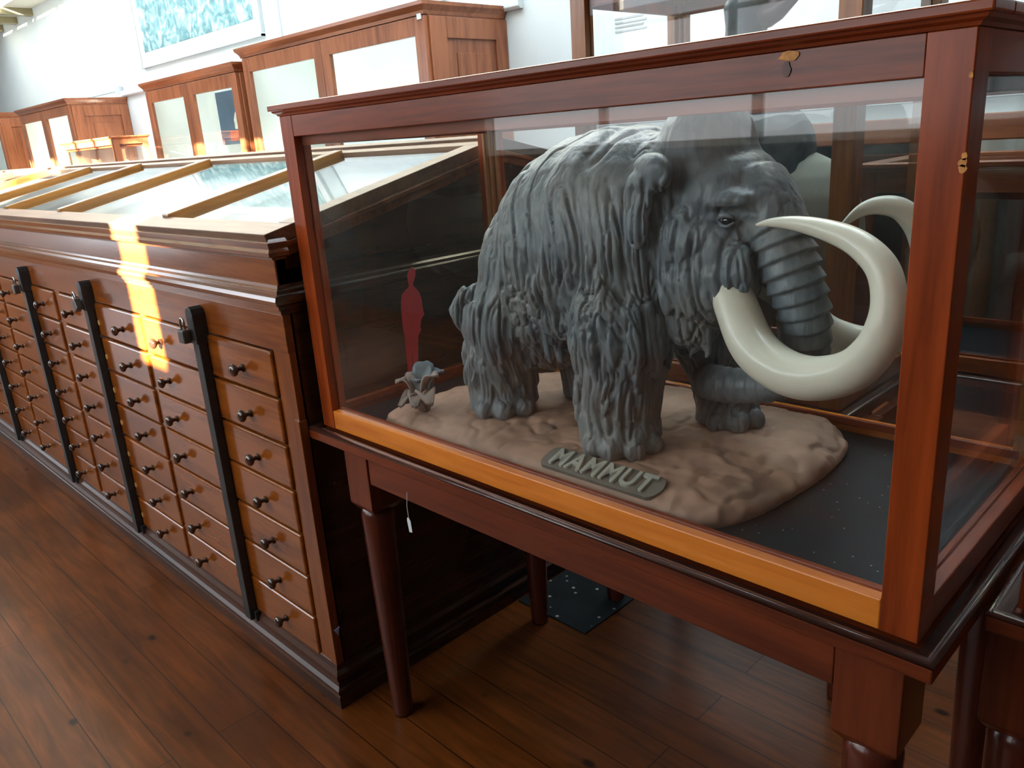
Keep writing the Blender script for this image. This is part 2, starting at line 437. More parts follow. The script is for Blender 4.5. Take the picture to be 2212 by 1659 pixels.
def thing(name, label, cat, loc=(0, 0, 0), group=None):
    o = bpy.data.objects.new(name, None); COL.objects.link(o)
    o.empty_display_size = 0.1
    o.location = loc; o['label'] = label; o['category'] = cat
    if group: o['group'] = group
    return o
def tag(o, label, cat, group=None):
    o['label'] = label; o['category'] = cat
    if group: o['group'] = group
    return o
def struct(name, mb, mat, **k):
    o = mb.build(name, mat, **k); o['kind'] = 'structure'; return o

# ------------------------------------------------------------ the room
XL, XR, YF, YB, ZC = -19.0, 1.9, -2.4, 3.98, 3.65
struct('floor', MB().box(XL-0.2, XR+0.2, YF-0.2, YB+0.2, -0.1, 0), M['floor'])
struct('wall_back', MB().box(XL, XR, YB, YB+0.2, 0, ZC+0.3), M['white'])
struct('wall_left', MB().box(XL-0.2, XL, YF, YB, 0, ZC+0.3), M['white'])
struct('wall_right', MB().box(XR, XR+0.2, YF, YB, 0, ZC+0.3), M['wall_dark'])
# ceiling with a long opening made for the added roof light
sx0, sx1, sy0, sy1 = -14.9, -0.3, 1.7, 3.6
c = MB()
c.box(XL, sx0, YF, YB, ZC, ZC+0.12); c.box(sx1, XR, YF, YB, ZC, ZC+0.12)
c.box(sx0, sx1, YF, sy0, ZC, ZC+0.12); c.box(sx0, sx1, sy1, YB, ZC, ZC+0.12)
# added well that keeps direct sun out of the opening
c.box(sx0-0.05, sx0, sy0-0.05, sy1+0.05, ZC+0.12, 4.3); c.box(sx1, sx1+0.05, sy0-0.05, sy1+0.05, ZC+0.12, 4.3)
c.box(sx0, sx1, sy0-0.05, sy0, ZC+0.12, 4.3); c.box(sx0, sx1, sy1, sy1+0.05, ZC+0.12, 4.3)
struct('ceiling', c, M['ceil'])
for k in range(7):
    x = -13.4-0.78*k
    struct('trim_%d' % (k+2), MB().box(x-0.07, x+0.07, YF, YB, ZC-0.09, ZC-0.001), M['beam'])
c = MB()
for k in range(15):
    x = sx0+0.98*(k+1)-0.02; c.box(x-0.03, x+0.03, sy0, sy1, ZC+0.02, ZC+0.08)
c.box(sx0, sx1, 2.52, 2.57, ZC+0.02, ZC+0.08)
struct('window_1', c, M['cardwhite'])  # bars across the added roof light
# front wall (behind the camera): high windows; one of them reaches further down through a gap
wz0, wz1 = 3.15, 3.6
wx0, wx1 = -9.6, -2.4
gx0, gx1 = -0.735, -0.505
c = MB()
c.box(XL, wx0, YF-0.06, YF, 0, ZC+0.3); c.box(wx1, gx0, YF-0.06, YF, 0, ZC+0.3); c.box(gx1, XR, YF-0.06, YF, 0, ZC+0.3)
c.box(wx0, wx1, YF-0.06, YF, wz1, ZC+0.3); c.box(wx0, wx1, YF-0.06, YF, 2.93, wz0); c.box(wx0, -9.0, YF-0.06, YF, 2.46, 2.93); c.box(-3.1, wx1, YF-0.06, YF, 2.46, 2.93); c.box(wx0, wx1, YF-0.06, YF, 0, 2.46)
c.box(gx0, gx1, YF-0.06, YF, 0, 2.03); c.box(gx0, gx1, YF-0.06, YF, 2.75, ZC+0.3)
struct('wall_front', c, M['wall_dark'])
c = MB()
for k in range(1, 14):
    x = wx0+(wx1-wx0)*k/14; c.box(x-0.03, x+0.03, YF-0.05, YF-0.01, wz0, wz1)
struct('window_2', c, M['cardwhite'])
c = MB()
for x in (-4.55, -3.45, -2.35, -1.16):
    c.box(x-0.035, x+0.035, YF, YF+0.05, 1.36, 3.54)
for z in (1.36, 3.50): c.box(-4.51, -1.20, YF, YF+0.05, z, z+0.04)
for x0_, x1_ in ((-4.51, -3.49), (-3.41, -2.39), (-2.31, -1.20)): c.box(x0_, x1_, YF, YF+0.04, 2.30, 2.34)
struct('window_3', c, M['cardwhite'])  # frame round the added fill lamp, placed from pane reflections
c = MB()
c.box(-14.1, -14.02, YF, YF+0.05, 0, 2.45); c.box(-9.98, -9.9, YF, YF+0.05, 0, 2.45); c.box(-14.02, -9.98, YF, YF+0.05, 2.37, 2.45)
struct('door_1', c, M['cardwhite'])  # invented frame round the sheen lamp, solid wall behind
# picture rail / ledge along the back wall
c = MB()
c.sweep([(0, 2.26), (0.03, 2.26), (0.045, 2.275), (0.045, 2.31), (0.03, 2.33), (0, 2.335)], [(XL+0.05, YB, 0, -1), (-3.80, YB, 0, -1)])
struct('trim_1', c, M['white'], bevel=0.004)

# ------------------------------------------------------------ the long drawer cabinet with a sloping glazed top
XE = -1.712          # right end of the body
XS = -8.6            # left end
YFc = 0.905; YBc = 2.40
cabt = thing('drawer_cabinet', 'long brown specimen cabinet with rows of knobbed drawers under a sloping glazed top', 'cabinet', (-5.1, 1.65, 0))
MB().box(XS, XE, YFc+0.02, YBc, 0.0, 1.235).build('carcass', M['cab_shade'], cabt)
pathL = [(XS, YFc, 0, -1), (XE, YFc, 1, -1), (XE, YBc, 1, 0)]
base_prof = [(0, 0.0), (0.014, 0.0), (0.014, 0.052), (0.010, 0.058), (0.017, 0.066), (0.017, 0.076), (0.008, 0.084), (0.006, 0.098), (0.012, 0.106), (0.012, 0.120), (0.004, 0.132), (0.002, 0.148), (0, 0.15)]
PF, PS = [pathL[0], pathL[1]], [pathL[1], pathL[2]]
MB().sweep(base_prof, PF).build('plinth', M['plinth'], cabt)
MB().sweep(base_prof, PS).build('plinth', M['cab_shade'], cabt)  # same plinth round the end, with shade in its colour
mid_prof = [(0, 1.128), (0.005, 1.130), (0.006, 1.140), (0.013, 1.143), (0.014, 1.152), (0.024, 1.158), (0.027, 1.167), (0.023, 1.176), (0.013, 1.180), (0.011, 1.188), (0.005, 1.193), (0.003, 1.200), (0, 1.201)]
MB().sweep(mid_prof, PF).build('moulding', M['cab_mould'], cabt)
MB().sweep(mid_prof, PS).build('moulding', M['cab_shade'], cabt)  # same moulding round the end, with shade in its colour
top_prof = [(-0.02, 1.258), (0.004, 1.260), (0.010, 1.266), (0.020, 1.270), (0.023, 1.280), (0.017, 1.287), (0.019, 1.294), (0.021, 1.302), (0.012, 1.310), (-0.02, 1.312)]
MB().sweep(top_prof, [(XS, YFc, 0, -1), (XE, YFc, 1, -1), (XE, YFc+0.03, 1, 0)]).build('eave_moulding', M['cab_mould'], cabt)
MB().box(XS, XE, YFc, YFc+0.03, 1.200, 1.260).build('fascia', M['cab_x'], cabt, bevel=0.001)
MB().box(XS, XE, YFc, YFc+0.03, 1.033, 1.129).build('top_rail', M['cab_x'], cabt, bevel=0.0015)
MB().box(XS, XE, YFc, YFc+0.03, 0.132, 0.152).build('bottom_rail', M['cab_x'], cabt, bevel=0.0015)
bays = [(-2.622, -1.790), (-3.482, -2.652), (-4.380, -3.550), (-5.240, -4.410), (-6.140, -5.310), (-7.00, -6.17)]
# stiles
edges = [XE] + [v for b in bays for v in (b[1], b[0])] + [XS]
for i in range(0, len(edges), 2):
    a, b = edges[i+1], edges[i]
    MB().box(a, b, YFc+0.002, YFc+0.03, 0.15, 1.035).build('stile', M['cab_z'], cabt, bevel=0.0015)
MB().box(-1.735, XE+0.006, YFc-0.004, YFc+0.02, 0.15, 0.86).build('corner_strip', M['cab_z'], cabt, bevel=0.002)
# end panel frame on the right end, its shade put into the colour
for (y0, y1, z0, z1) in ((0.93, 1.04, 0.15, 1.128), (2.25, 2.38, 0.15, 1.128), (1.04, 2.25, 0.15, 0.27), (1.04, 2.25, 1.0, 1.128)):
    MB().box(XE, XE+0.003, y0, y1, z0, z1).build('end_rail', M['cab_shade'], cabt)
MB().prism([(YFc+0.001, 0.263), (YFc+0.018, 0.268), (YFc+0.010, 0.243)], XE+0.0125, XE+0.0135, 'X').build('paper_scrap', M['paintblue'], cabt)
# sloping top
K = 0.2316; ANG = math.atan(K); CA, SA = math.cos(ANG), math.sin(ANG)
S0 = (YFc-0.018, 1.310); SLEN = (1.65-S0[0])/CA
def slope(x0, x1, s0, s1, h0, h1, back=False):
    P = []
    for h in (h0, h1):
        for (x, s) in ((x0, s0), (x1, s0), (x1, s1), (x0, s1)):
            y = S0[0]+s*CA-h*SA; z = S0[1]+s*SA+h*CA
            if back: y = 3.30-y
            P.append((x, y, z))
    return P
def slope_part(name, mat, boxes, bevel=0.002, parent=None, back=False):
    mb = MB()
    for b_ in boxes: mb.hexa(slope(*b_, back=back))
    return mb.build(name, mat, parent or cabt, bevel=bevel)
slope_part('sloping_frame', M['frame_wood'], [(XS, XE+0.012, 0.0, 0.078, -0.02, 0.012), (XS, XE+0.012, SLEN-0.075, SLEN, -0.02, 0.012)])
slope_part('sloping_frame', M['frame_wood'], [(XE-0.055, XE+0.012, 0.078, SLEN-0.075, -0.02, 0.012)])
slope_part('ridge_cap', M['frame_wood'], [(XS, XE+0.012, SLEN-0.03, SLEN+0.004, 0.010, 0.020)])
for x in (-2.415, -3.42, -4.18, -4.92, -5.70, -6.50, -7.30, -8.05):
    slope_part('mullion', M['gold_x'], [(x-0.024, x+0.024, 0.072, SLEN-0.07, -0.015, 0.022)], bevel=0.004)
slope_part('display_board', M['paper'], [(XS+0.02, XE-0.03, 0.02, SLEN-0.02, -0.058, -0.050)], bevel=0)
mulx = [XE-0.055, -2.415, -3.42, -4.18, -4.92, -5.70, -6.50, -7.30, -8.05, XS]
for a, b in zip(mulx[:-1], mulx[1:]):
    g = slope_part('pane', M['glass_old'], [(b+0.02, a-0.02, 0.07, SLEN-0.07, 0.0, 0.003)], bevel=0)
slope_part('rear_sloping_frame', M['cab_shade'], [(XS, XE+0.012, 0.0, SLEN, -0.02, 0.012)], back=True)
# gable ends under the slope
def gable(x0, x1):
    return MB().prism([(YFc+0.004, 1.2), (YFc+0.004, 1.30), (1.65, 1.462), (YBc-0.004, 1.30), (YBc-0.004, 1.2)], x0, x1, 'X')
gable(XE-0.022, XE).build('gable_panel', M['cab_shade'], cabt)
gable(XS, XS+0.02).build('gable_panel', M['cab_shade'], cabt)
for bk in (False, True):
    slope_part('gable_moulding', M['cab_mould'], [(XE-0.002, XE+0.010, 0.03, SLEN+0.002, -0.055, -0.020), (XE-0.002, XE+0.016, 0.03, SLEN, -0.034, -0.022)], back=bk)
# drawers
dr_me = {}
def make_drawer(x0, x1, i):
    zt = 1.0285-0.1275*i; zb = zt-0.1215
    mb = MB().box(x0+0.003, x1-0.003, YFc-0.006, YFc+0.016, zb, zt)
    d = mb.build('drawer', M['drawer_x'], cabt, bevel=0.007, seg=3)
    zc = zt-0.067
    for kx in (x1-0.167, x0+0.130):
        kb = MB().lathe([(0.010, 0.0), (0.011, 0.003), (0.0065, 0.006), (0.006, 0.014), (0.010, 0.018), (0.0155, 0.022), (0.0175, 0.027), (0.0155, 0.032), (0.009, 0.036), (0.002, 0.0375)], (kx, YFc-0.006, zc), 'Y', 16)
        kb.build('knob', M['knob'], d, smooth=True)
    kb = MB().lathe([(0.010, 0.0), (0.010, 0.002), (0.008, 0.003)], (x0+0.43, YFc-0.006, zc-0.004), 'Y', 14)
    kb.build('keyhole_plate', M['brass'], d)
for (x0, x1) in bays:
    for i in range(7): make_drawer(x0, x1, i)
# iron locking bars
barx = [-2.168, -3.085, -3.868, -4.77, -5.66, -6.55]
for bx_ in barx:
    bar = MB().box(bx_-0.019, bx_+0.019, 0.872, 0.897, 0.118, 1.025).build('locking_bar', M['iron'], cabt, bevel=0.002)
    hb = MB()
    hb.prism([(bx_-0.022, 1.005), (bx_+0.022, 1.005), (bx_+0.022, 1.09), (bx_+0.015, 1.104), (bx_, 1.110), (bx_-0.015, 1.104), (bx_-0.022, 1.09)], 0.867, 0.905, 'Y')
    hb.build('hasp', M['iron'], bar, bevel=0.002)
    MB().box(bx_-0.03, bx_+0.03, 0.885, 0.900, 0.112, 0.145).build('foot_bracket', M['iron'], bar, bevel=0.002)

def padlock(x, z, label, tilt=0.0, opened=False):
    t = thing('padlock', label, 'padlock', (x, 0.852, z), 'padlocks on the locking bars')
    R = Matrix.Rotation(tilt, 3, 'Y')
    def tr(p): return Vector((x, 0.852, z)) + R @ Vector(p)
    b = MB(); b.box(-0.019, 0.019, -0.011, 0.011, -0.052, -0.014)
    b.v = [tuple(tr(v)) for v in b.v]
    b.build('lock_body', M['lockbody'], t, bevel=0.004, seg=3)
    pts = [(-0.012, 0, -0.016), (-0.012, 0, 0.004)] + [(-0.012*math.cos(a), 0, 0.006+0.012*math.sin(a)) for a in np.linspace(0.2, PI-0.2, 7)] + [(0.012, 0, 0.004), (0.012, 0, -0.016)]
    sh = MB().tube([tr(p) for p in pts], 0.0032, 8)
    sh.build('shackle', M['steel'], t, smooth=True)
    return t
padlock(-2.185, 1.062, 'grey padlock closed on the hasp of the locking bar nearest the glass case')
padlock(-3.107, 1.055, 'padlock hanging tilted on the second locking bar, left of the sunlit strip', tilt=-0.5)
padlock(-3.89, 1.05, 'dark padlock on the locking bar by the left edge of the photo')

# ------------------------------------------------------------ tables with tapered legs
def make_table(x0, x1, y0, y1, zt, label, group=None, legz=0.0, leg_in=0.107, mats=None):
    cx, cy = (x0+x1)/2, (y0+y1)/2
    t = thing('display_table', label, 'table', (cx, cy, 0), group)
    MB().box(x0, x1, y0, y1, zt-0.028, zt-0.004).build('table_top', M['table_x'], t, bevel=0.003, seg=3)
    b = MB()
    rect = [(x0, y0, -1, -1), (x1, y0, 1, -1), (x1, y1, 1, 1), (x0, y1, -1, 1)]
    b.sweep([(-0.026, zt-0.004), (0.0, zt-0.005), (0.001, zt-0.001), (-0.003, zt+0.003), (-0.010, zt+0.0045), (-0.014, zt+0.001), (-0.026, zt)], rect, closed=True)
    b.build('edge_bead', M['bead'], t, smooth=True)
    ax0, ax1, ay0, ay1 = x0+0.03, x1-0.03, y0+0.03, y1-0.03
    lx = (x0+leg_in+0.047, x1-leg_in+0.018)
    ly = (ay0, ay1-0.095)
    for (fx, fy, sx, sy) in ((lx[0], ly[0], 0, 0), (lx[1], ly[0], 1, 0), (lx[0], ly[1], 0, 1), (lx[1], ly[1], 1, 1)):
        px = fx if sx == 0 else fx-0.0
        # square block then a round taper
        bx0 = px-0.0475; by0 = fy
        bk = MB()
        bk.hexa([(bx0+0.012, by0+0.012, 0.618), (bx0+0.083, by0+0.012, 0.618), (bx0+0.083, by0+0.083, 0.618), (bx0+0.012, by0+0.083, 0.618),
                 (bx0, by0, 0.636), (bx0+0.095, by0, 0.636), (bx0+0.095, by0+0.095, 0.636), (bx0, by0+0.095, 0.636)])
        bk.box(bx0, bx0+0.095, by0, by0+0.095, 0.636, zt-0.028)
        lg = bk.build('leg', M['table_z'], t, bevel=0.002)
        cxl, cyl = bx0+0.0475, by0+0.0455
        tp = MB().lathe([(0.026, 0.0), (0.0275, 0.01), (0.036, 0.30), (0.042, 0.55), (0.0425, 0.60), (0.038, 0.63)], (cxl, cyl, 0), 'Z', 28)
        tp.build('taper', M['leg'], lg, smooth=True)
    xa, xb = lx[0]+0.0475, lx[1]-0.0475-0.002
    MB().box(xa, xb, ay0+0.004, ay0+0.026, zt-0.117, zt-0.028).build('apron', M['table_x'], t, bevel=0.002)
    MB().box(xa, xb, ay1-0.026, ay1-0.004, zt-0.117, zt-0.028).build('apron', M['table_x'], t, bevel=0.002)
    for xx in (lx[0]-0.04, lx[1]+0.018):
        MB().box(xx, xx+0.022, ay0+0.095, ay1-0.095, zt-0.117, zt-0.028).build('apron', M['table_y'], t, bevel=0.002)
    return t

def make_case(x0, x1, y0, y1, z0, z1, label, name='glass_display_case', pw=0.05, rail=0.046, front_rail=None, mx='case_x', my='case_y', mz='case_z', over=0.018, group=None, deck='deck', inner='case_x', botrail=None):
    cx, cy = (x0+x1)/2, (y0+y1)/2
    t = thing(name, label, 'display case', (cx, cy, z0), group)
    br = botrail or 0.047
    for (px, py) in ((x0, y0), (x1-pw, y0), (x0, y1-pw), (x1-pw, y1-pw)):
        b = MB()
        gx = pw*0.42; gy = pw*0.42
        # L-shaped post: the inner corner is rebated for the panes
        ox = 0 if px == x0 else 1; oy = 0 if py == y0 else 1
        poly = [(0, 0), (pw, 0), (pw, gy), (gx+0.008, gy), (gx+0.008, gy+0.008), (gx, gy+0.008), (gx, pw), (0, pw)]
        pts = [((px+u) if not ox else (px+pw-u), (py+w) if not oy else (py+pw-w)) for (u, w) in poly]
        b.prism(pts, z0, z1, 'Z')
        b.build('post', M[mz], t, bevel=0.0015)
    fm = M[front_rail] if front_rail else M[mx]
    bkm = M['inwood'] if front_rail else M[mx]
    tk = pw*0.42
    for (ya, yb, mat) in ((y0+0.001, y0+tk, fm), (y1-tk, y1-0.001, M['honey_lit'] if front_rail else M[mx])):
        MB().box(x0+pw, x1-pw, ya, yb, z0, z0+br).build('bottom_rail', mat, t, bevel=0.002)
        MB().box(x0+pw, x1-pw, ya, yb, z1-rail, z1).build('top_rail', M[mx] if ya < cy else bkm, t, bevel=0.0015)
    for (xa, xb) in ((x0+0.001, x0+tk), (x1-tk, x1-0.001)):
        MB().box(xa, xb, y0+pw, y1-pw, z0, z0+br).build('bottom_rail', M[my], t, bevel=0.002)
        MB().box(xa, xb, y0+pw, y1-pw, z1-rail, z1).build('top_rail', M[my], t, bevel=0.0015)
    # glazing beads
    gb = MB()
    for (xa, xb, ya, yb) in ((x0+tk, x1-tk, y0+tk, y0+tk+0.010), (x0+tk, x1-tk, y1-tk-0.010, y1-tk), (x0+tk, x0+tk+0.010, y0+tk, y1-tk), (x1-tk-0.010, x1-tk, y0+tk, y1-tk)):
        gb.box(xa, xb, ya, yb, z0+br-0.012, z0+br+0.004); gb.box(xa, xb, ya, yb, z1-rail-0.020, z1-rail+0.01)
    gb.build('glazing_bead', M[inner], t, bevel=0.001)
    vb = MB(); vf = MB()
    for (px, py, sx, sy) in ((x0, y0, 1, 1), (x1, y0, -1, 1), (x0, y1, 1, -1), (x1, y1, -1, -1)):
        for (u0, u1, w0, w1) in ((tk+0.001, tk+0.009, pw-0.008, pw+0.004), (pw-0.008, pw+0.004, tk+0.001, tk+0.009), (tk+0.009, tk+0.020, tk+0.009, tk+0.020)):
            xa, xb = sorted((px+sx*u0, px+sx*u1)); ya, yb = sorted((py+sy*w0, py+sy*w1))
            (vf if py == y0 else vb).box(xa, xb, ya, yb, z0+0.018, z1-0.001)
    vf.build('corner_bead', M[mz], t, bevel=0.001)
    vb.build('corner_bead', M['inwood_z'] if front_rail else M[mz], t, bevel=0.001)
    g = 0.0025
    for (xa, xb, ya, yb) in ((x0+pw*0.5, x1-pw*0.5, y0+tk*0.55, y0+tk*0.55+g), (x0+pw*0.5, x1-pw*0.5, y1-tk*0.55-g, y1-tk*0.55), (x0+tk*0.55, x0+tk*0.55+g, y0+pw*0.5, y1-pw*0.5), (x1-tk*0.55-g, x1-tk*0.55, y0+pw*0.5, y1-pw*0.5)):
        MB().box(xa, xb, ya, yb, z0+br-0.01, z1-rail+0.01).build('pane', M['glass'], t)
    MB().box(x0+tk, x1-tk, y0+tk, y1-tk, z0+0.002, z0+0.018).build('case_floor', M[deck], t)
    rect = [(x0, y0, -1, -1), (x1, y0, 1, -1), (x1, y1, 1, 1), (x0, y1, -1, 1)]
    c = MB().sweep([(-0.03, z1), (0.002, z1), (0.004, z1+0.004), (0.010, z1+0.007), (0.012, z1+0.011), (-0.03, z1+0.011)], rect, closed=True)
    c.build('cornice', M[mx], t, smooth=False)
    # frame round the glass roof
    c = MB()
    w = 0.052
    c.box(x0-over, x1+over, y0-over, y0+w, z1+0.011, z1+0.024); c.box(x0-over, x1+over, y1-w, y1+over, z1+0.011, z1+0.024)
    c.box(x0-over, x0+w, y0+w, y1-w, z1+0.011, z1+0.024); c.box(x1-w, x1+over, y0+w, y1-w, z1+0.011, z1+0.024)
    c.build('roof_frame', M[mx], t, bevel=0.0025)
    MB().box(x0+w-0.008, x1-w+0.008, y0+w-0.008, y1-w+0.008, z1+0.013, z1+0.016).build('pane', M['glass'], t)
    return t

tab_main = make_table(-1.746, -0.255, 0.945, 1.660, 0.825, 'red-brown table with tapered round legs carrying the mammoth display case')
case_main = make_case(-1.716, -0.285, 0.975, 1.630, 0.829, 1.576, 'large glass display case with red-brown posts holding the mammoth model', front_rail='honey_lit')

def spot(x, z, rx, rz, mat, name):
    n = 11; rr = [random.uniform(0.75, 1.15) for _ in range(n)]
    poly = [(x+rx*rr[k]*math.cos(2*PI*k/n), z+rz*rr[k]*math.sin(2*PI*k/n)) for k in range(n)]
    MB().prism(poly, 0.9744, 0.9752, 'Y').build(name, mat, case_main)
spot(-0.2866, 1.4456, 0.0035, 0.005, M['chip'], 'bare_wood_chip')
spot(-0.2874, 1.4393, 0.005, 0.005, M['chip'], 'bare_wood_chip')
spot(-0.2873, 1.4330, 0.0045, 0.0055, M['chip'], 'bare_wood_chip')
spot(-0.2878, 1.5285, 0.0025, 0.0035, M['chip'], 'bare_wood_chip')
spot(-0.4906, 1.5689, 0.014, 0.006, M['chip'], 'bare_wood_chip')
spot(-0.4942, 1.5541, 0.006, 0.009, M['knotdark'], 'knot')
# ------------------------------------------------------------ neighbour case and table at the right edge
make_table(-0.240, 1.22, 1.10, 1.81, 0.832, 'red-brown table cut by the right edge of the photo, beside the mammoth table', leg_in=0.0)
make_case(-0.210, 1.19, 1.13, 1.78, 0.836, 1.583, 'glass display case at the right edge of the photo, beside the mammoth case')

# rear tall case with the bird
make_table(-1.545, -0.705, 1.745, 2.285, 0.825, 'narrow table on dark round legs under the tall bird case', leg_in=0.03)
make_case(-1.515, -0.735, 1.765, 2.265, 0.829, 1.875, 'tall glass case standing behind the mammoth case and holding the large bird', mx='rear_x', my='rear_x', mz='rear_z')
pl = thing('floor_plate', 'dark studded metal plate lying on the floor under the bird case', 'metal plate', (-1.56, 1.73, 0))
MB().box(-1.71, -1.416, 1.60, 1.853, 0.0, 0.006).build('plate', M['plate'], pl, bevel=0.001)

# low case further back on the right
make_table(-1.07, 0.5, 2.47, 3.05, 0.74, 'table standing behind the bird case on the right', leg_in=0.03)
make_case(-1.02, 0.45, 2.50, 3.02, 0.744, 1.322, 'low glass case with a flat lid behind the bird case on the right', mx='rear_x', my='rear_x', mz='case_z', rail=0.06)

# ------------------------------------------------------------ swing tag
t = stag = thing('swing_tag', 'small white paper tag hanging by a thread from the mammoth table apron', 'tag', (-1.385, 0.968, 0.71))
MB().tube([(-1.385, 0.972, 0.735), (-1.386, 0.968, 0.70), (-1.384, 0.968, 0.672)], 0.0008, 6).build('thread', M['tag'], t)
b = MB().prism([(-1.389, 0.672), (-1.383, 0.672), (-1.378, 0.666), (-1.376, 0.637), (-1.387, 0.635), (-1.391, 0.664)], 0.9675, 0.9683, 'Y')
b.build('card', M['tag'], t)

# ------------------------------------------------------------ value noise for sculpted surfaces
TAB = rng.random((32, 32, 32))
def vnoise(p):
    p = np.asarray(p, float)
    i = np.floor(p).astype(int); f = p-i; f = f*f*(3-2*f)
    r = 0
    for dx in (0, 1):
        for dy in (0, 1):
            for dz in (0, 1):
                w = (f[:, 0] if dx else 1-f[:, 0])*(f[:, 1] if dy else 1-f[:, 1])*(f[:, 2] if dz else 1-f[:, 2])
                r = r + w*TAB[(i[:, 0]+dx) % 32, (i[:, 1]+dy) % 32, (i[:, 2]+dz) % 32]
    return r
def smooth01(x, a, b):
    t = np.clip((x-a)/(b-a), 0, 1); return t*t*(3-2*t)
def remeshed(mb, voxel, smooth_it):
    me = bpy.data.meshes.new('tmp'); me.from_pydata(mb.v, [], mb.f)
    bm = bmesh.new(); bm.from_mesh(me); bmesh.ops.recalc_face_normals(bm, faces=bm.faces[:]); bm.to_mesh(me); bm.free()
    o = bpy.data.objects.new('tmp', me); COL.objects.link(o)
    md = o.modifiers.new('r', 'REMESH'); md.mode = 'VOXEL'; md.voxel_size = voxel
    sm = o.modifiers.new('s', 'SMOOTH'); sm.factor = 0.6; sm.iterations = smooth_it
    bpy.context.view_layer.update()
    dg = bpy.context.evaluated_depsgraph_get()
    new = bpy.data.meshes.new_from_object(o.evaluated_get(dg))
    bpy.data.objects.remove(o); bpy.data.meshes.remove(me)
    return new
def coords(me):
    n = len(me.vertices); a = np.empty(n*3); me.vertices.foreach_get('co', a); return a.reshape(-1, 3)
def normals(me):
    n = len(me.vertices); a = np.empty(n*3); me.vertices.foreach_get('normal', a); return a.reshape(-1, 3)
def setco(me, c):
    me.vertices.foreach_set('co', np.asarray(c).ravel()); me.update()
def place(me, name, mat, parent):
    off = np.array(root_loc(parent)); setco(me, coords(me)-off)
    me.materials.clear(); me.materials.append(mat)
    me.polygons.foreach_set('use_smooth', np.ones(len(me.polygons), bool))
    me.name = name
    o = bpy.data.objects.new(name, me); COL.objects.link(o); o.parent = parent
    return o
def polyline_dist(p, line, rad):
    best = np.full(len(p), 1e9); sarc = np.zeros(len(p)); acc = 0
    for a, b in zip(line[:-1], line[1:]):
        a = np.array(a); b = np.array(b); d = b-a; L = np.linalg.norm(d)
        t = np.clip(((p-a) @ d)/(L*L), 0, 1); q = a+t[:, None]*d
        dd = np.linalg.norm(p-q, axis=1)
        m = dd < best; best[m] = dd[m]; sarc[m] = acc+t[m]*L; acc += L
    return best, sarc
def spline(pts, n=6):
    P = np.array(pts, float); out = []
    for i in range(len(P)-1):
        p0, p1, p2, p3 = P[max(i-1, 0)], P[i], P[i+1], P[min(i+2, len(P)-1)]
        for k in range(n):
            t = k/n
            out.append(0.5*((2*p1)+(-p0+p2)*t+(2*p0-5*p1+4*p2-p3)*t*t+(-p0+3*p1-3*p2+p3)*t**3))
    out.append(P[-1]); return np.array(out)

# ------------------------------------------------------------ the mammoth sculpture
mam = thing('mammoth_model', 'dark grey woolly mammoth model with curled ivory tusks on a clay base lettered MAMMUT', 'sculpture', (-1.05, 1.28, 0.847))
TRUNK = [(-0.690, 1.262, 1.385, 0.060), (-0.666, 1.25, 1.363, 0.058), (-0.635, 1.24, 1.32, 0.052), (-0.614, 1.235, 1.276, 0.050), (-0.595, 1.235, 1.231, 0.047), (-0.582, 1.24, 1.185, 0.042), (-0.58, 1.25, 1.143, 0.038), (-0.593, 1.27, 1.1, 0.034), (-0.625, 1.29, 1.056, 0.031), (-0.674, 1.295, 1.030, 0.031), (-0.741, 1.305, 1.016, 0.034), (-0.795, 1.315, 1.010, 0.037), (-0.822, 1.32, 1.010, 0.034)]
body = MB()
def E(c, r): body.ell(c, r)
E((-1.200, 1.285, 1.19), (0.160, 0.150, 0.205))
E((-1.120, 1.285, 1.255), (0.185, 0.165, 0.215))
E((-1.06, 1.285, 1.28), (0.19, 0.170, 0.215))
E((-1.00, 1.28, 1.30), (0.19, 0.172, 0.205))
E((-0.94, 1.28, 1.285), (0.17, 0.168, 0.220))
E((-1.09, 1.285, 1.16), (0.22, 0.140, 0.105))
# head
E((-0.790, 1.275, 1.448), (0.090, 0.084, 0.102))
E((-0.745, 1.27, 1.375), (0.100, 0.098, 0.088))
E((-0.780, 1.272, 1.415), (0.095, 0.088, 0.088))
E((-0.775, 1.255, 1.30), (0.105, 0.105, 0.100))
E((-0.755, 1.235, 1.235), (0.085, 0.085, 0.090))
E((-0.728, 1.222, 1.275), (0.068, 0.064, 0.090))
E((-0.712, 1.214, 1.250), (0.058, 0.056, 0.072))
E((-0.790, 1.235, 1.17), (0.055, 0.060, 0.075))
E((-0.705, 1.205, 1.376), (0.062, 0.036, 0.020))
E((-0.870, 1.27, 1.36), (0.11, 0.12, 0.13))
# tusk sheaths (cheek hair the tusks come out of)
body.tube([(-0.73, 1.215, 1.30), (-0.712, 1.205, 1.245), (-0.694, 1.197, 1.216)], [0.05, 0.045, 0.0385], 14)
body.tube([(-0.69, 1.31, 1.29), (-0.66, 1.325, 1.24), (-0.64, 1.335, 1.21)], [0.05, 0.044, 0.038], 14)
tp = spline([t_[:3] for t_ in TRUNK]); tr_ = np.interp(np.linspace(0, 1, len(tp)), np.linspace(0, 1, len(TRUNK)), [t_[3] for t_ in TRUNK])
body.tube([tuple(p) for p in tp], list(tr_), 18)
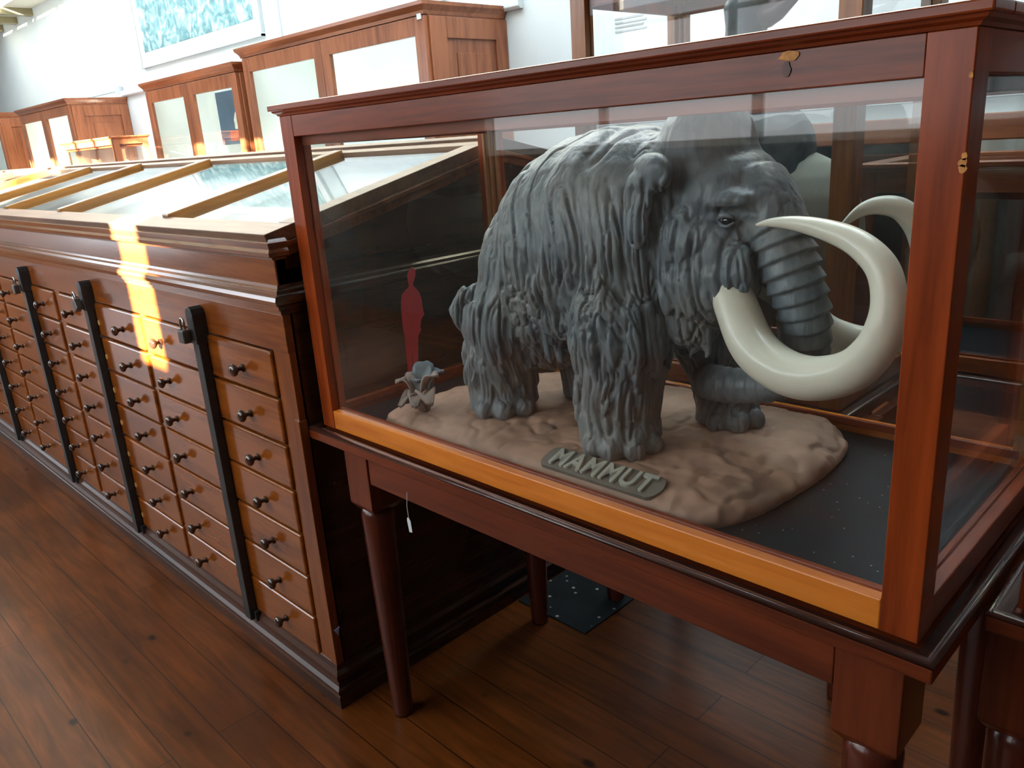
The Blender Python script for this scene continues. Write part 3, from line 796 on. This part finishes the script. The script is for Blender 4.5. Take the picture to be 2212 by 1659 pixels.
# legs
LEGS = {
 'front_near': [(-0.945, 1.25, 1.30, 0.09), (-0.932, 1.225, 1.22, 0.100), (-0.922, 1.20, 1.13, 0.097), (-0.922, 1.182, 1.03, 0.084), (-0.925, 1.175, 0.96, 0.080), (-0.917, 1.172, 0.915, 0.084)],
 'rear_near': [(-1.20, 1.27, 1.26, 0.09), (-1.228, 1.24, 1.18, 0.102), (-1.258, 1.21, 1.09, 0.090), (-1.285, 1.198, 1.0, 0.080), (-1.278, 1.196, 0.945, 0.078), (-1.272, 1.195, 0.91, 0.082)],
 'rear_far': [(-1.20, 1.36, 1.18, 0.10), (-1.19, 1.38, 1.05, 0.080), (-1.175, 1.385, 0.97, 0.068), (-1.165, 1.385, 0.91, 0.072)],
 'front_far': [(-0.88, 1.34, 1.22, 0.10), (-0.87, 1.39, 1.10, 0.075), (-0.845, 1.41, 1.0, 0.058), (-0.82, 1.402, 0.945, 0.062), (-0.815, 1.402, 0.91, 0.068)],
}
for L_ in LEGS.values():
    body.tube([l[:3] for l in L_], [l[3] for l in L_], 18)
# toes
def toes(cx, cy, r, angs, tr=0.026, z=0.915):
    for a in angs:
        a = math.radians(a)
        body.ell((cx+r*math.cos(a), cy+r*math.sin(a), z), (tr, tr, tr*1.05), 12, 8)
toes(-0.917, 1.172, 0.072, (-100, -68, -34, 0), 0.025)
toes(-1.272, 1.195, 0.072, (-82, -46, -8), 0.025)
toes(-0.815, 1.402, 0.060, (-80, -40, 0), 0.023)
# tail lock
body.tube([(-1.29, 1.20, 1.175), (-1.340, 1.165, 1.165), (-1.360, 1.150, 1.13), (-1.335, 1.145, 1.075)], [0.022, 0.021, 0.021, 0.009], 10)
# hanging locks: shoulders, flank hem, cheeks, knees
def lock(x, y, z, L, r, dx=0.0, dy=0.0):
    body.tube([(x*0.85-1.0*0.15, y+0.022, z+L*0.55), (x, y+0.004, z+L*0.1), (x+dx*0.4, y+dy*0.4, z-L*0.45), (x+dx, y+dy, z-L)], [r*0.3, r*0.8, r*0.95, r*0.30], 8)
R2 = random.Random(5)
for k in range(26):   # flank hem
    x = -1.24+k*0.0125; y = 1.170+0.012*math.sin(k*1.7)
    lock(x, y, 1.20+R2.uniform(-.03, .03), R2.uniform(.10, .15), R2.uniform(.013, .019), R2.uniform(-.01, .02), 0.012)
for k in range(16):   # around the upper front leg
    a = math.radians(-170+k*13)
    lock(-0.922+0.090*math.cos(a), 1.192+0.088*math.sin(a), 1.17+R2.uniform(-.02, .03), R2.uniform(.09, .14), R2.uniform(.014, .021), 0.004, 0.0)
for k in range(12):
    a = math.radians(-180+k*16)
    lock(-1.262+0.080*math.cos(a), 1.20+0.078*math.sin(a), 1.12+R2.uniform(-.02, .03), R2.uniform(.08, .12), R2.uniform(.012, .018), 0.0, 0.0)
for k in range(16):   # beard on the near cheek
    x = -0.850+k*0.0125
    y = 1.178-0.012*math.sin(k/15*PI)+(0.02 if k < 3 else 0)
    L_ = 0.115-0.035*abs(k-5)/8
    lock(x, y, 1.285, L_+R2.uniform(-.012, .012), R2.uniform(.013, .018), 0.008, -0.002)
for k in range(7):    # under the chin
    lock(-0.82+k*0.012, 1.21+0.01*(k % 3), 1.20, 0.10+R2.uniform(-.02, .02), 0.013, 0.0, 0.0)
for k in range(26):   # coarse locks over the lower legs
    for (cx, cy, rr, z0_) in ((-0.928, 1.175, 0.078, 1.04), (-1.281, 1.197, 0.074, 1.03)):
        a = R2.uniform(-PI, PI)
        z = R2.uniform(0.95, z0_)
        lock(cx+rr*math.cos(a), cy+rr*math.sin(a), z+0.03, R2.uniform(.04, .07), R2.uniform(.007, .012), R2.uniform(-.01, .01), R2.uniform(-.008, .004))
me = remeshed(body, 0.0030, 12)
P = coords(me); Nn = normals(me)
dT, sT = polyline_dist(P, tp, None)
rT = np.interp(sT, np.linspace(0, sT.max()+1e-6, len(tr_)), tr_)
onT = (1-smooth01(dT-rT, 0.003, 0.012))*smooth01(sT, 0.075, 0.10)
headtop = smooth01(P[:, 2], 1.36, 1.42)*smooth01(P[:, 0], -0.90, -0.85)
backtop = smooth01(P[:, 2], 1.36, 1.44)*(1-smooth01(P[:, 0], -0.90, -0.86))
low = 1-smooth01(P[:, 2], 0.96, 1.06)
w = vnoise(P*7)-0.5; w2 = vnoise(P*7+17.3)-0.5
Q = P+np.stack([w, w2, w*0], 1)*0.055
Q[:, 0] += low*0.35*(P[:, 2]-0.95)*(vnoise(P*10)-0.5)*2
def strands(Q, fx, fz, seed):
    n = vnoise(Q*np.array([fx, fx, fz])+seed); return 1-np.abs(2*n-1)
def grooves(Q, fx, fz, seed, wd):
    n = vnoise(Q*np.array([fx, fx, fz])+seed); return np.exp(-((n-0.5)/wd)**2)
g1 = grooves(Q, 60, 6.0, 3.1, 0.075); g2 = grooves(Q, 115, 12, 9.7, 0.11); s2 = strands(Q, 150, 16, 5.7)
g3 = grooves(Q, 17, 1.6, 41.0, 0.05)
amp = 1.0-0.93*backtop-0.90*headtop
upper = smooth01(P[:, 2], 1.24, 1.36)*(1-smooth01(P[:, 0], -0.93, -0.88))
amp = np.minimum(amp, 1-0.75*upper)
face = smooth01(P[:, 2], 1.30, 1.335)*smooth01(P[:, 0], -0.80, -0.76)
amp *= 1-0.6*face
amp *= 1-onT
amp *= 0.30+0.70*smooth01(P[:, 2], 0.92, 0.965)
d = amp*(0.0030-0.0085*g1*(1-0.5*smooth01(P[:, 0], -0.80, -0.74))-0.0036*g2+0.0016*(s2-0.5))
d -= 0.0065*g3*(1-onT)*(1-headtop)*(1-face)*smooth01(P[:, 2], 1.05, 1.15)
d += 0.0012*(vnoise(P*30)-0.5)
# trunk rings
ph = sT/0.0235
saw = (ph-np.floor(ph)); ring = np.where(saw < 0.82, saw/0.82, (1-saw)/0.18)
tapering = 1-0.6*smooth01(sT, 0.36, 0.5)
d += onT*(0.0075*(ring-0.6)*tapering+0.0008*(vnoise(P*60)-0.5))
# crease under the brow
a_ = np.array([-0.752, 1.160, 1.352]); b_ = np.array([-0.655, 1.195, 1.352]); ab = b_-a_
tt = np.clip(((P-a_) @ ab)/(ab @ ab), 0, 1); dc = np.linalg.norm((P-(a_+tt[:, None]*ab))*np.array([1, 1, 1.2]), axis=1)
d -= 0.015*np.exp(-(dc/0.011)**2)
# eye hollow
eye = np.array([-0.693, 1.172, 1.346]); de = np.linalg.norm((P-eye)*np.array([0.8, 1, 1.5]), axis=1)
d -= 0.006*np.exp(-(de/0.016)**2)
setco(me, P+Nn*d[:, None])
place(me, 'body', M['fur'], mam)
# ear
ear = MB()
Re = Matrix.Rotation(math.radians(-20), 3, 'Z')
ear.ell((-0.826, 1.158, 1.422), (0.050, 0.024, 0.036), 20, 12, Re)
ear.ell((-0.848, 1.148, 1.385), (0.036, 0.020, 0.045), 20, 12, Re)
ear.ell((-0.846, 1.138, 1.338), (0.030, 0.016, 0.044), 20, 12, Re)
me = remeshed(ear, 0.0028, 4); P = coords(me); Nn = normals(me)
d = -0.007*grooves(P, 80, 6, 5.0, 0.1)*(1-smooth01(P[:, 2], 1.40, 1.44))+0.004*(vnoise(P*40)-0.5)
hol = np.array([-0.835, 1.135, 1.39]); d -= 0.012*np.exp(-(np.linalg.norm((P-hol)*np.array([1, 1, 1.3]), axis=1)/0.018)**2)
setco(me, P+Nn*d[:, None]); place(me, 'ear', M['fur'], mam)
me2 = MB(); me2.ell((-0.83, 1.385, 1.39), (0.042, 0.02, 0.06), 16, 10); me2.build('ear', M['fur'], mam, smooth=True)
# eye
MB().ell((-0.694, 1.183, 1.343), (0.010, 0.008, 0.008), 16, 10).build('eye', M['eye'], mam, smooth=True)
lid = MB().tube([(-0.711, 1.182, 1.344), (-0.702, 1.175, 1.3515), (-0.692, 1.173, 1.353), (-0.680, 1.178, 1.348)], [0.003, 0.0045, 0.0045, 0.003], 8)
lid.tube([(-0.711, 1.182, 1.342), (-0.700, 1.176, 1.335), (-0.690, 1.175, 1.334), (-0.680, 1.179, 1.340)], [0.002, 0.003, 0.003, 0.002], 8)
lid.build('eyelid', M['fur'], mam, smooth=True)
# tusks
TUSKN = [(-0.699, 1.2, 1.229, 0.034), (-0.672, 1.18, 1.197, 0.036), (-0.626, 1.15, 1.148, 0.037), (-0.568, 1.125, 1.124, 0.036), (-0.506, 1.105, 1.123, 0.034), (-0.445, 1.09, 1.146, 0.031), (-0.408, 1.08, 1.184, 0.028), (-0.393, 1.08, 1.225, 0.0255), (-0.394, 1.085, 1.262, 0.023), (-0.41, 1.095, 1.298, 0.0215), (-0.448, 1.11, 1.325, 0.019), (-0.498, 1.125, 1.34, 0.0155), (-0.555, 1.14, 1.347, 0.011), (-0.6, 1.15, 1.346, 0.0065), (-0.627, 1.155, 1.341, 0.002)]
TUSKF = [(-0.645, 1.33, 1.215, 0.028), (-0.629, 1.34, 1.185, 0.029), (-0.615, 1.36, 1.14, 0.03), (-0.584, 1.38, 1.114, 0.032), (-0.534, 1.4, 1.105, 0.031), (-0.492, 1.42, 1.129, 0.029), (-0.466, 1.43, 1.183, 0.027), (-0.461, 1.43, 1.247, 0.024), (-0.477, 1.43, 1.301, 0.022), (-0.504, 1.42, 1.336, 0.019), (-0.535, 1.41, 1.345, 0.016), (-0.565, 1.4, 1.337, 0.011), (-0.593, 1.39, 1.311, 0.004)]
for T_ in (TUSKN, TUSKF):
    sp = spline([q[:3] for q in T_], 8); sr = spline([(q[3], 0, 0) for q in T_], 8)[:, 0]
    MB().tube([tuple(p) for p in sp], list(np.maximum(sr, 0.001)), 28).build('tusk', M['tusk'], mam, smooth=True)
# clay base slab: irregular outline, domed top
out = [(-1.55, 1.10), (-1.545, 1.055), (-1.50, 1.035), (-1.25, 1.022), (-0.95, 1.022), (-0.72, 1.024), (-0.645, 1.045), (-0.605, 1.12), (-0.590, 1.22), (-0.583, 1.36), (-0.60, 1.49), (-0.65, 1.555), (-0.75, 1.585), (-1.12, 1.590), (-1.36, 1.55), (-1.48, 1.45), (-1.54, 1.30), (-1.565, 1.18)]
O = spline(out+[out[0]], 6)[:-1]
cxy = np.array([-1.07, 1.30])
slab = MB(); rings = []
levels = [(1.0, 0.848), (1.004, 0.858), (0.99, 0.870), (0.955, 0.881), (0.88, 0.891), (0.75, 0.898), (0.55, 0.902), (0.35, 0.904), (0.15, 0.905)]
nO = len(O); vs = []; fs = []
for (k_, z_) in levels:
    q = cxy+(O-cxy)*k_
    for p in q: vs.append((p[0], p[1], z_))
for j in range(len(levels)-1):
    for i in range(nO):
        a, b = j*nO+i, j*nO+(i+1) % nO; fs.append((a, b, b+nO, a+nO))
fs.append(tuple(range(nO))[::-1]); fs.append(tuple(range((len(levels)-1)*nO, len(levels)*nO)))
slab.add(vs, fs)
me = remeshed(slab, 0.0045, 4); P = coords(me); Nn = normals(me)
rough_r = smooth01(P[:, 0], -0.85, -0.72)
plq = np.exp(-(np.maximum(np.abs(P[:, 0]+0.885)-0.15, 0)/0.02)**2)*(1-smooth01(P[:, 1], 1.08, 1.11))
d = 0.010*(vnoise(P*14)-0.5)+0.006*(vnoise(P*34)-0.5)+0.0035*(vnoise(P*80)-0.5)-0.004*np.exp(-((vnoise(P*20+3)-0.5)/0.06)**2)
d *= 1-0.85*plq
d += rough_r*(1-plq)*0.012*(0.5-np.abs(vnoise(P*26+5)-0.5)*2)
d *= smooth01(P[:, 2], 0.850, 0.875)
P2 = P+Nn*d[:, None]; P2[:, 2] = np.maximum(P2[:, 2], 0.8475)
setco(me, P2); place(me, 'clay_base', M['clay'], mam)
# name plaque on the sloping front lip, with raised lettering
import itertools
def on_plaque(u, v, h):
    # u along, v up the slope, h above it
    o = Vector((-1.014, 1.026, 0.8825)); ux = Vector((0.293, 0.002, 0.0)).normalized()
    vx = Vector((0, 0.045, 0.0145)).normalized(); n = ux.cross(vx).normalized()
    return o+ux*u+vx*v+n*h
pb = MB(); pn = 20; W_, H_ = 0.276, 0.058
outline = [(H_/2-H_/2*math.sin(a)*1.0, H_/2+H_/2*math.cos(a)) for a in np.linspace(0, PI, 9)]
outline = [(0.018-0.018*math.sin(a), H_/2+H_/2*math.cos(a)) for a in np.linspace(0, PI, 9)]+[(W_-0.018+0.018*math.sin(a), H_/2-H_/2*math.cos(a)) for a in np.linspace(0, PI, 9)]
outline = [(u+random.uniform(-.0012, .0012), v+random.uniform(-.0012, .0012)) for (u, v) in outline]
n_ = len(outline)
pb.add([on_plaque(u, v, -0.006) for (u, v) in outline]+[on_plaque(u, v, 0.003) for (u, v) in outline], [(i, (i+1) % n_, (i+1) % n_+n_, i+n_) for i in range(n_)]+[tuple(range(n_))[::-1], tuple(range(n_, 2*n_))])
plaq = pb.build('name_plaque', M['plaque'], mam, bevel=0.001)
fc = bpy.data.curves.new('lettering', 'FONT'); fc.body = 'MAMMUT'; fc.size = 0.058; fc.extrude = 0.0036; fc.offset = 0.0012; fc.space_character = 1.12
fc.bevel_depth = 0.0006
fo = bpy.data.objects.new('lettering', fc); COL.objects.link(fo)
bpy.context.view_layer.update()
tm = bpy.data.meshes.new_from_object(fo.evaluated_get(bpy.context.evaluated_depsgraph_get()))
bpy.data.objects.remove(fo)
P = coords(tm); u0, u1 = P[:, 0].min(), P[:, 0].max(); v0, v1 = P[:, 1].min(), P[:, 1].max()
u = 0.026+(P[:, 0]-u0)/(u1-u0)*0.232; v = 0.007+(P[:, 1]-v0)/(v1-v0)*0.045
off = root_loc(mam)
setco(tm, np.array([tuple(on_plaque(float(a), float(b_), float(h)+0.0045)-off) for a, b_, h in zip(u, v, P[:, 2])]))
tm.materials.clear(); tm.materials.append(M['letter'])
lo = bpy.data.objects.new('lettering', tm); COL.objects.link(lo); lo.parent = plaq
# sculpted rosette plant at the left end of the base
def leaf(base, azi, length, width, rise, curl, mat, name='leaf'):
    a = math.radians(azi); dx, dy = math.cos(a), math.sin(a); sxv, syv = -dy, dx
    n, m = 12, 6; vs = []; fs = []
    for i in range(n+1):
        t = i/n
        r = length*(t-0.12*math.sin(t*PI))*(1-0.25*curl*t)
        z = rise*math.sin(min(1.0, t*1.05)*PI*(0.5+0.32*curl))
        wd = width*math.sin(PI*min(0.97, 0.12+t*0.86))**0.7
        for j in range(m+1):
            q = (j/m-0.5)*2
            cup = 0.35*wd*q*q
            vs.append((base[0]+dx*r+sxv*q*wd, base[1]+dy*r+syv*q*wd, base[2]+z+cup+0.003*math.sin(9*t+3*q)))
    for i in range(n):
        for j in range(m):
            k = i*(m+1)+j; fs.append((k, k+1, k+m+2, k+m+1))
    o = MB().add(vs, fs).build(name, mat, mam, smooth=True)
    sd = o.modifiers.new('solid', 'SOLIDIFY'); sd.thickness = 0.005; sd.offset = 0
    return o
pb_ = (-1.436, 1.085, 0.888)
for (az, L_, W2, ri, cu, mt) in ((-150, 0.075, 0.016, 0.075, 0.35, 'plant'), (-105, 0.085, 0.017, 0.045, 0.95, 'plant'), (-60, 0.080, 0.018, 0.050, 0.95, 'plant'), (-25, 0.095, 0.018, 0.055, 0.85, 'plant'), (60, 0.060, 0.018, 0.090, 0.2, 'plantgrey'), (120, 0.045, 0.020, 0.105, 0.1, 'plantgrey'), (190, 0.050, 0.018, 0.085, 0.2, 'plant'), (15, 0.055, 0.016, 0.090, 0.25, 'plant'), (-80, 0.03, 0.016, 0.080, 0.1, 'plantgrey')):
    leaf(pb_, az, L_*0.95, W2*1.35, ri*1.05, cu, M[mt])

# red paper figure standing at the left end of the case
cut = thing('paper_figure', 'flat red cut-out of a standing person at the left end of the mammoth base', 'cut-out figure', (-1.565, 1.15, 0.905))
rows_body = [(118, -30, 13), (140, -32, 14), (152, -35, 24), (160, -38, 20), (178, -40, 24), (190, -41, 34), (205, -43, 28), (225, -43, 25), (240, -40, 18), (250, -28, 9), (256, -18, 0), (262, -17, -4), (270, -20, 0), (282, -22, 4), (292, -19, 5), (299, -13, 1), (302, -8, -4)]
rows_legs = [[(0, -14, -3), (8, -16, -4), (30, -19, -5), (70, -24, -7), (118, -30, -8)], [(4, 0, 13), (20, 0, 12), (60, -3, 13), (118, -8, 13)]]
s_ = 0.00104
vv = Vector((0.74, 0.67, 0)).normalized(); nn = Vector((0.67, -0.74, 0)).normalized()
cb = MB()
for rows in [rows_body]+rows_legs:
    vs = []; fs = []; nr = len(rows)
    for h in (-0.0008, 0.0008):
        for (z_, a, b) in rows:
            for q in (a, b): vs.append(Vector((-1.555, 1.15, 0.899))+vv*((q*0.72+z_*0.10)*s_)+Vector((0, 0, z_*s_))+nn*h)
    m_ = nr*2
    for i in range(nr-1):
        a = 2*i
        fs += [(a, a+1, a+3, a+2), (m_+a, m_+a+2, m_+a+3, m_+a+1), (a, a+2, m_+a+2, m_+a), (a+1, m_+a+1, m_+a+3, a+3)]
    fs += [(0, m_, m_+1, 1), (m_-2, m_-1, 2*m_-1, 2*m_-2)]
    cb.add(vs, fs)
cb.build('card', M['red'], cut)

# ------------------------------------------------------------ the large model bird in the tall case
bird = thing('model_bird', 'large model bird with dark blue-green neck and cream body in the tall case', 'model bird', (-1.08, 2.0, 0.847))
bd = MB()
npts = [(-1.03, 2.0, 1.34, 0.135), (-1.05, 2.0, 1.45, 0.115), (-1.08, 2.0, 1.56, 0.075), (-1.098, 2.0, 1.65, 0.054), (-1.10, 2.0, 1.72, 0.053), (-1.098, 2.0, 1.77, 0.056), (-1.10, 2.0, 1.795, 0.046)]
bd.tube([p[:3] for p in npts], [p[3] for p in npts], 20)
bd.ell((-1.045, 2.0, 1.42), (0.138, 0.12, 0.125))
bd.ell((-1.072, 1.995, 1.775), (0.066, 0.056, 0.060))
me = remeshed(bd, 0.006, 6); P = coords(me); Nn = normals(me)
P[:, 0] -= 0.03
setco(me, P+Nn*(0.006*(vnoise(P*40)-0.5)+0.005*(vnoise(P*18)-0.5))[:, None]); place(me, 'neck', M['birddark'], bird)
bk_ = MB().tube([(-1.065, 1.985, 1.745), (-1.03, 1.975, 1.750), (-0.985, 1.965, 1.772), (-0.965, 1.96, 1.79)], [0.034, 0.026, 0.016, 0.006], 14)
bk_.build('beak', M['beak'], bird, smooth=True)
MB().ell((-1.095, 1.941, 1.785), (0.008, 0.006, 0.008), 12, 8).build('eye', M['eye'], bird, smooth=True)
bb = MB(); bb.ell((-0.985, 2.02, 1.20), (0.175, 0.16, 0.215)); bb.ell((-1.06, 2.03, 1.17), (0.20, 0.16, 0.18))
me = remeshed(bb, 0.008, 6); place(me, 'body', M['birdcream'], bird)
MB().box(-1.20, -0.86, 1.88, 2.16, 0.847, 0.853).build('mount_board', M['bead'], bird)
for dy in (-0.06, 0.07):
    MB().tube([(-1.03, 2.02+dy, 1.05), (-1.04, 2.02+dy, 0.95), (-1.03, 2.02+dy, 0.86)], [0.045, 0.024, 0.02], 12).build('leg', M['beak'], bird, smooth=True)
    MB().ell((-1.00, 2.02+dy-0.01, 0.860), (0.05, 0.03, 0.013), 14, 8).build('foot', M['beak'], bird, smooth=True)

# ------------------------------------------------------------ wall cabinets along the back wall
def wall_cabinet(x0, x1, y0, z1, doors, label, side_panel=True, zs=1.25, mx='back_x', mz='back_z', yb=3.975):
    t = thing('wall_cabinet', label, 'cabinet', ((x0+x1)/2, (y0+yb)/2, 0))
    MB().box(x0, x0+0.03, y0+0.03, yb, 0.1, z1-0.06).build('side', M[mz], t)
    MB().box(x1-0.03, x1, y0+0.03, yb, 0.1, z1-0.06).build('side', M[mz], t)
    MB().box(x0+0.03, x1-0.03, yb-0.02, yb, 0.1, z1-0.06).build('lining', M['inner'], t)
    MB().box(x0+0.03, x0+0.036, y0+0.04, yb-0.02, 0.12, z1-0.07).build('lining', M['inner'], t)
    MB().box(x1-0.036, x1-0.03, y0+0.04, yb-0.02, 0.12, z1-0.07).build('lining', M['inner'], t)
    MB().box(x0+0.03, x1-0.03, y0+0.03, yb-0.02, 0.0, 0.12).build('base', M[mx], t)
    MB().box(x0+0.02, x1-0.02, y0+0.03, yb, z1-0.05, z1-0.045).build('added_roof_pane', M['glass_old'], t)  # top glazed so that the added roof light brightens the inside
    for zz in (1.0, 1.45):
        MB().box(x0+0.03, x1-0.03, y0+0.12, yb-0.02, zz, zz+0.015).build('shelf', M['inner'], t)
    rect = [(x0, yb, -1, 0), (x0, y0, -1, -1), (x1, y0, 1, -1), (x1, yb, 1, 0)]
    c = MB().sweep([(-0.02, z1-0.075), (0.004, z1-0.07), (0.010, z1-0.05), (0.022, z1-0.035), (0.035, z1-0.02), (0.038, z1), (-0.02, z1)], rect)
    c.build('cornice', M[mx], t)
    # raised frame on the visible side
    if side_panel:
        sp = MB(); d = yb-y0-0.03
        for (a, b, za, zb) in ((y0+0.03, y0+0.16, 0.12, z1-0.08), (yb-0.10, yb, 0.12, z1-0.08), (y0+0.16, yb-0.10, z1-0.20, z1-0.08), (y0+0.16, yb-0.10, 1.0, 1.1)):
            sp.box(x1, x1+0.016, a, b, za, zb)
        sp.build('side_frame', M[mz], t, bevel=0.004)
        MB().box(x1, x1+0.006, y0+0.24, yb-0.18, 1.15, z1-0.28).build('side_panel', M[mz], t, bevel=0.004)
    n = doors; w = (x1-x0)/n
    for k in range(n):
        a, b = x0+k*w, x0+(k+1)*w
        dr = MB(); s = 0.10
        dr.box(a+0.002, a+s, y0, y0+0.03, 0.12, z1-0.075); dr.box(b-s, b-0.002, y0, y0+0.03, 0.12, z1-0.075)
        dr.box(a+s, b-s, y0, y0+0.03, z1-0.075-0.105, z1-0.075); dr.box(a+s, b-s, y0, y0+0.03, 0.12, 0.9)
        do = dr.build('door', M[mz], t, bevel=0.003)
        MB().box(a+s-0.01, b-s+0.01, y0+0.012, y0+0.015, 0.88, z1-0.17).build('pane', M['glass_old'], do)
    return t
tc_ = wall_cabinet(-6.26, -3.97, 3.30, 2.29, 2, 'tall wooden wall cabinet with two glass doors and a panelled side')
MB().box(-4.03, -3.99, 3.294, 3.30, 2.195, 2.245).build('number_label', M['tag'], tc_)
c2 = wall_cabinet(-8.22, -6.36, 3.28, 2.205, 2, 'wooden glass-door cabinet with a dark blue poster inside, left of the tall cabinet')
c3 = wall_cabinet(-12.60, -10.56, 3.30, 2.255, 2, 'wooden cabinet with an orange-brown panelled side near the left edge of the photo', mx='back_x')
wall_cabinet(-16.0, -13.70, 3.30, 2.3, 2, 'wooden cabinet side cut by the left edge of the photo')
# poster in the second cabinet
po = thing('poster', 'dark blue poster with two cream crests inside the cabinet left of the tall cabinet', 'poster', (-7.4, 3.9, 1.74))
MB().box(-8.05, -7.05, 3.90, 3.906, 1.60, 2.10).build('sheet', M['poster'], po)
for (cx_, w_, h_) in ((-7.66, 0.13, 0.17), (-7.36, 0.17, 0.25)):
    e = MB().prism([(cx_-w_/2, 1.74), (cx_+w_/2, 1.74), (cx_+w_/2*1.1, 1.74+h_*0.5), (cx_+w_*0.3, 1.74+h_*0.8), (cx_, 1.74+h_), (cx_-w_*0.3, 1.74+h_*0.8), (cx_-w_/2*1.1, 1.74+h_*0.5)], 3.896, 3.899, 'Y')
    e.build('crest', M['posterart'], po)
MB().box(-7.85, -7.12, 3.896, 3.899, 1.63, 1.73).build('band', M['posterred'], po)
# small tabletop case in front of the left cabinets
make_table(-9.0, -7.5, 2.62, 3.0, 1.25, 'slim table under the small glass case near the left wall cabinets', leg_in=0.03)
make_case(-8.95, -7.55, 2.66, 2.96, 1.254, 1.70, 'small glass case standing before the orange-sided cabinet', mx='back_x', my='back_x', mz='back_z', deck='paper')
sp_ = MB(); sp_.ell((-7.75, 2.82, 1.40), (0.06, 0.05, 0.125)); o = sp_.build('specimen', M['specimen'], None, smooth=True)
tag(o, 'dark rounded specimen standing in the small glass case', 'specimen')
# framed mural picture
pic = thing('framed_mural', 'wide pale-framed turquoise mural print hanging on the white back wall', 'picture', (-8.43, 3.96, 2.9))
MB().box(-9.68, -7.16, 3.950, 3.955, 2.66, 3.25).build('print', M['mural'], pic)
f = MB(); f.box(-9.81, -7.05, 3.952, 3.975, 2.52, 2.66); f.box(-9.81, -7.05, 3.952, 3.975, 3.25, 3.35); f.box(-9.81, -9.68, 3.952, 3.975, 2.66, 3.25); f.box(-7.16, -7.05, 3.952, 3.975, 2.66, 3.25)
f.build('frame', M['pframe'], pic, bevel=0.004)
f = MB(); f.box(-9.83, -7.03, 3.945, 3.978, 2.505, 2.522); f.box(-9.83, -7.03, 3.945, 3.978, 3.35, 3.365); f.box(-9.83, -9.812, 3.945, 3.978, 2.505, 3.365); f.box(-7.048, -7.03, 3.945, 3.978, 2.505, 3.365)
f.build('outer_frame', M['switch'], pic)
pic2 = thing('wall_panel', 'pale blue-white framed panel on the wall right of the mural', 'wall panel', (-5.6, 3.96, 2.9))
MB().box(-6.69, -4.5, 3.955, 3.975, 2.42, 3.35).build('panel', M['cardwhite'], pic2, bevel=0.004)
MB().box(-6.715, -6.69, 3.94, 3.978, 2.40, 3.37).build('side_strip', M['switch'], pic2)
o = MB().box(-10.74, -10.60, 3.93, 3.975, 2.30, 2.385).build('switch_box', M['switch'], None, bevel=0.004)
tag(o, 'small grey switch box on the wall above the orange-sided cabinet', 'switch box')
# conduit dark line near it
o = MB().tube([(-10.75, 3.965, 2.345), (-12.4, 3.965, 2.35)], 0.012, 8).build('conduit', M['switch'], None)
tag(o, 'thin grey conduit running left from the switch box on the wall', 'conduit')
# printed wall board seen through the bird case
wbd = thing('text_board', 'white board with faint grey text on the wall behind the tall bird case', 'board', (-2.4, 3.96, 1.9))
MB().box(-3.25, -0.9, 3.955, 3.975, 1.52, 2.55).build('board', M['cardwhite'], wbd)
for k in range(4):
    MB().box(-3.06, -2.86+0.02*(k % 2), 3.952, 3.955, 2.085-0.022*k, 2.095-0.022*k).build('text_line', M['wallprint'], wbd)
# low wall case under that board
lw_ = thing('wall_bench_case', 'low brown-railed case along the back wall seen through the bird case', 'display case', (-1.6, 3.75, 0))
MB().box(-3.1, 1.6, 3.55, 3.97, 0.0, 0.50).build('body', M['rear_x'], lw_)
MB().box(-3.1, 1.6, 3.55, 3.60, 1.36, 1.46).build('top_rail', M['back_x'], lw_, bevel=0.006)
MB().box(-3.08, 1.58, 3.60, 3.965, 1.44, 1.443).build('top_pane', M['glass_old'], lw_)
MB().box(-3.08, 1.58, 3.94, 3.965, 0.50, 1.36).build('lining', M['inner'], lw_)
for x in (-3.07, -1.9, -0.75, 0.4, 1.55):
    MB().box(x-0.03, x+0.03, 3.56, 3.60, 0.50, 1.36).build('post', M['rear_z'], lw_, bevel=0.003)
MB().box(-3.04, 1.52, 3.575, 3.578, 0.50, 1.36).build('pane', M['glass_old'], lw_)

# ------------------------------------------------------------ final sizes: the drawer cabinet is 1.2 % longer and deeper, the mammoth table 1 % smaller, so that they stand clear of each other
def resize(root, k, zfun):
    r0 = root_loc(root)
    r1 = Vector((r0.x*k, r0.y*k, zfun(r0.z)))
    seen = set()
    def rec(o):
        for ch in o.children:
            if ch.type == 'MESH' and ch.data.name not in seen:
                seen.add(ch.data.name)
                c = coords(ch.data)+np.array(r0)
                c[:, 0] *= k; c[:, 1] *= k; c[:, 2] = zfun(c[:, 2])
                setco(ch.data, c-np.array(r1))
            rec(ch)
    rec(root); root.location = r1
resize(cabt, 1.012, lambda z: np.maximum(1.012*z-0.018, 0) if hasattr(z, '__len__') else max(1.012*z-0.018, 0))
for o in list(bpy.data.objects):
    if o.parent is None and o.name.startswith('padlock'): resize(o, 1.012, lambda z: 1.012*z-0.018)
fz = lambda z: 0.99*z+0.015*np.minimum(1, np.maximum(z, 0)/0.6) if hasattr(z, '__len__') else float(0.99*z+0.015*min(1, max(z, 0)/0.6))
for o in (tab_main, case_main, stag, mam, cut): resize(o, 0.99, fz)
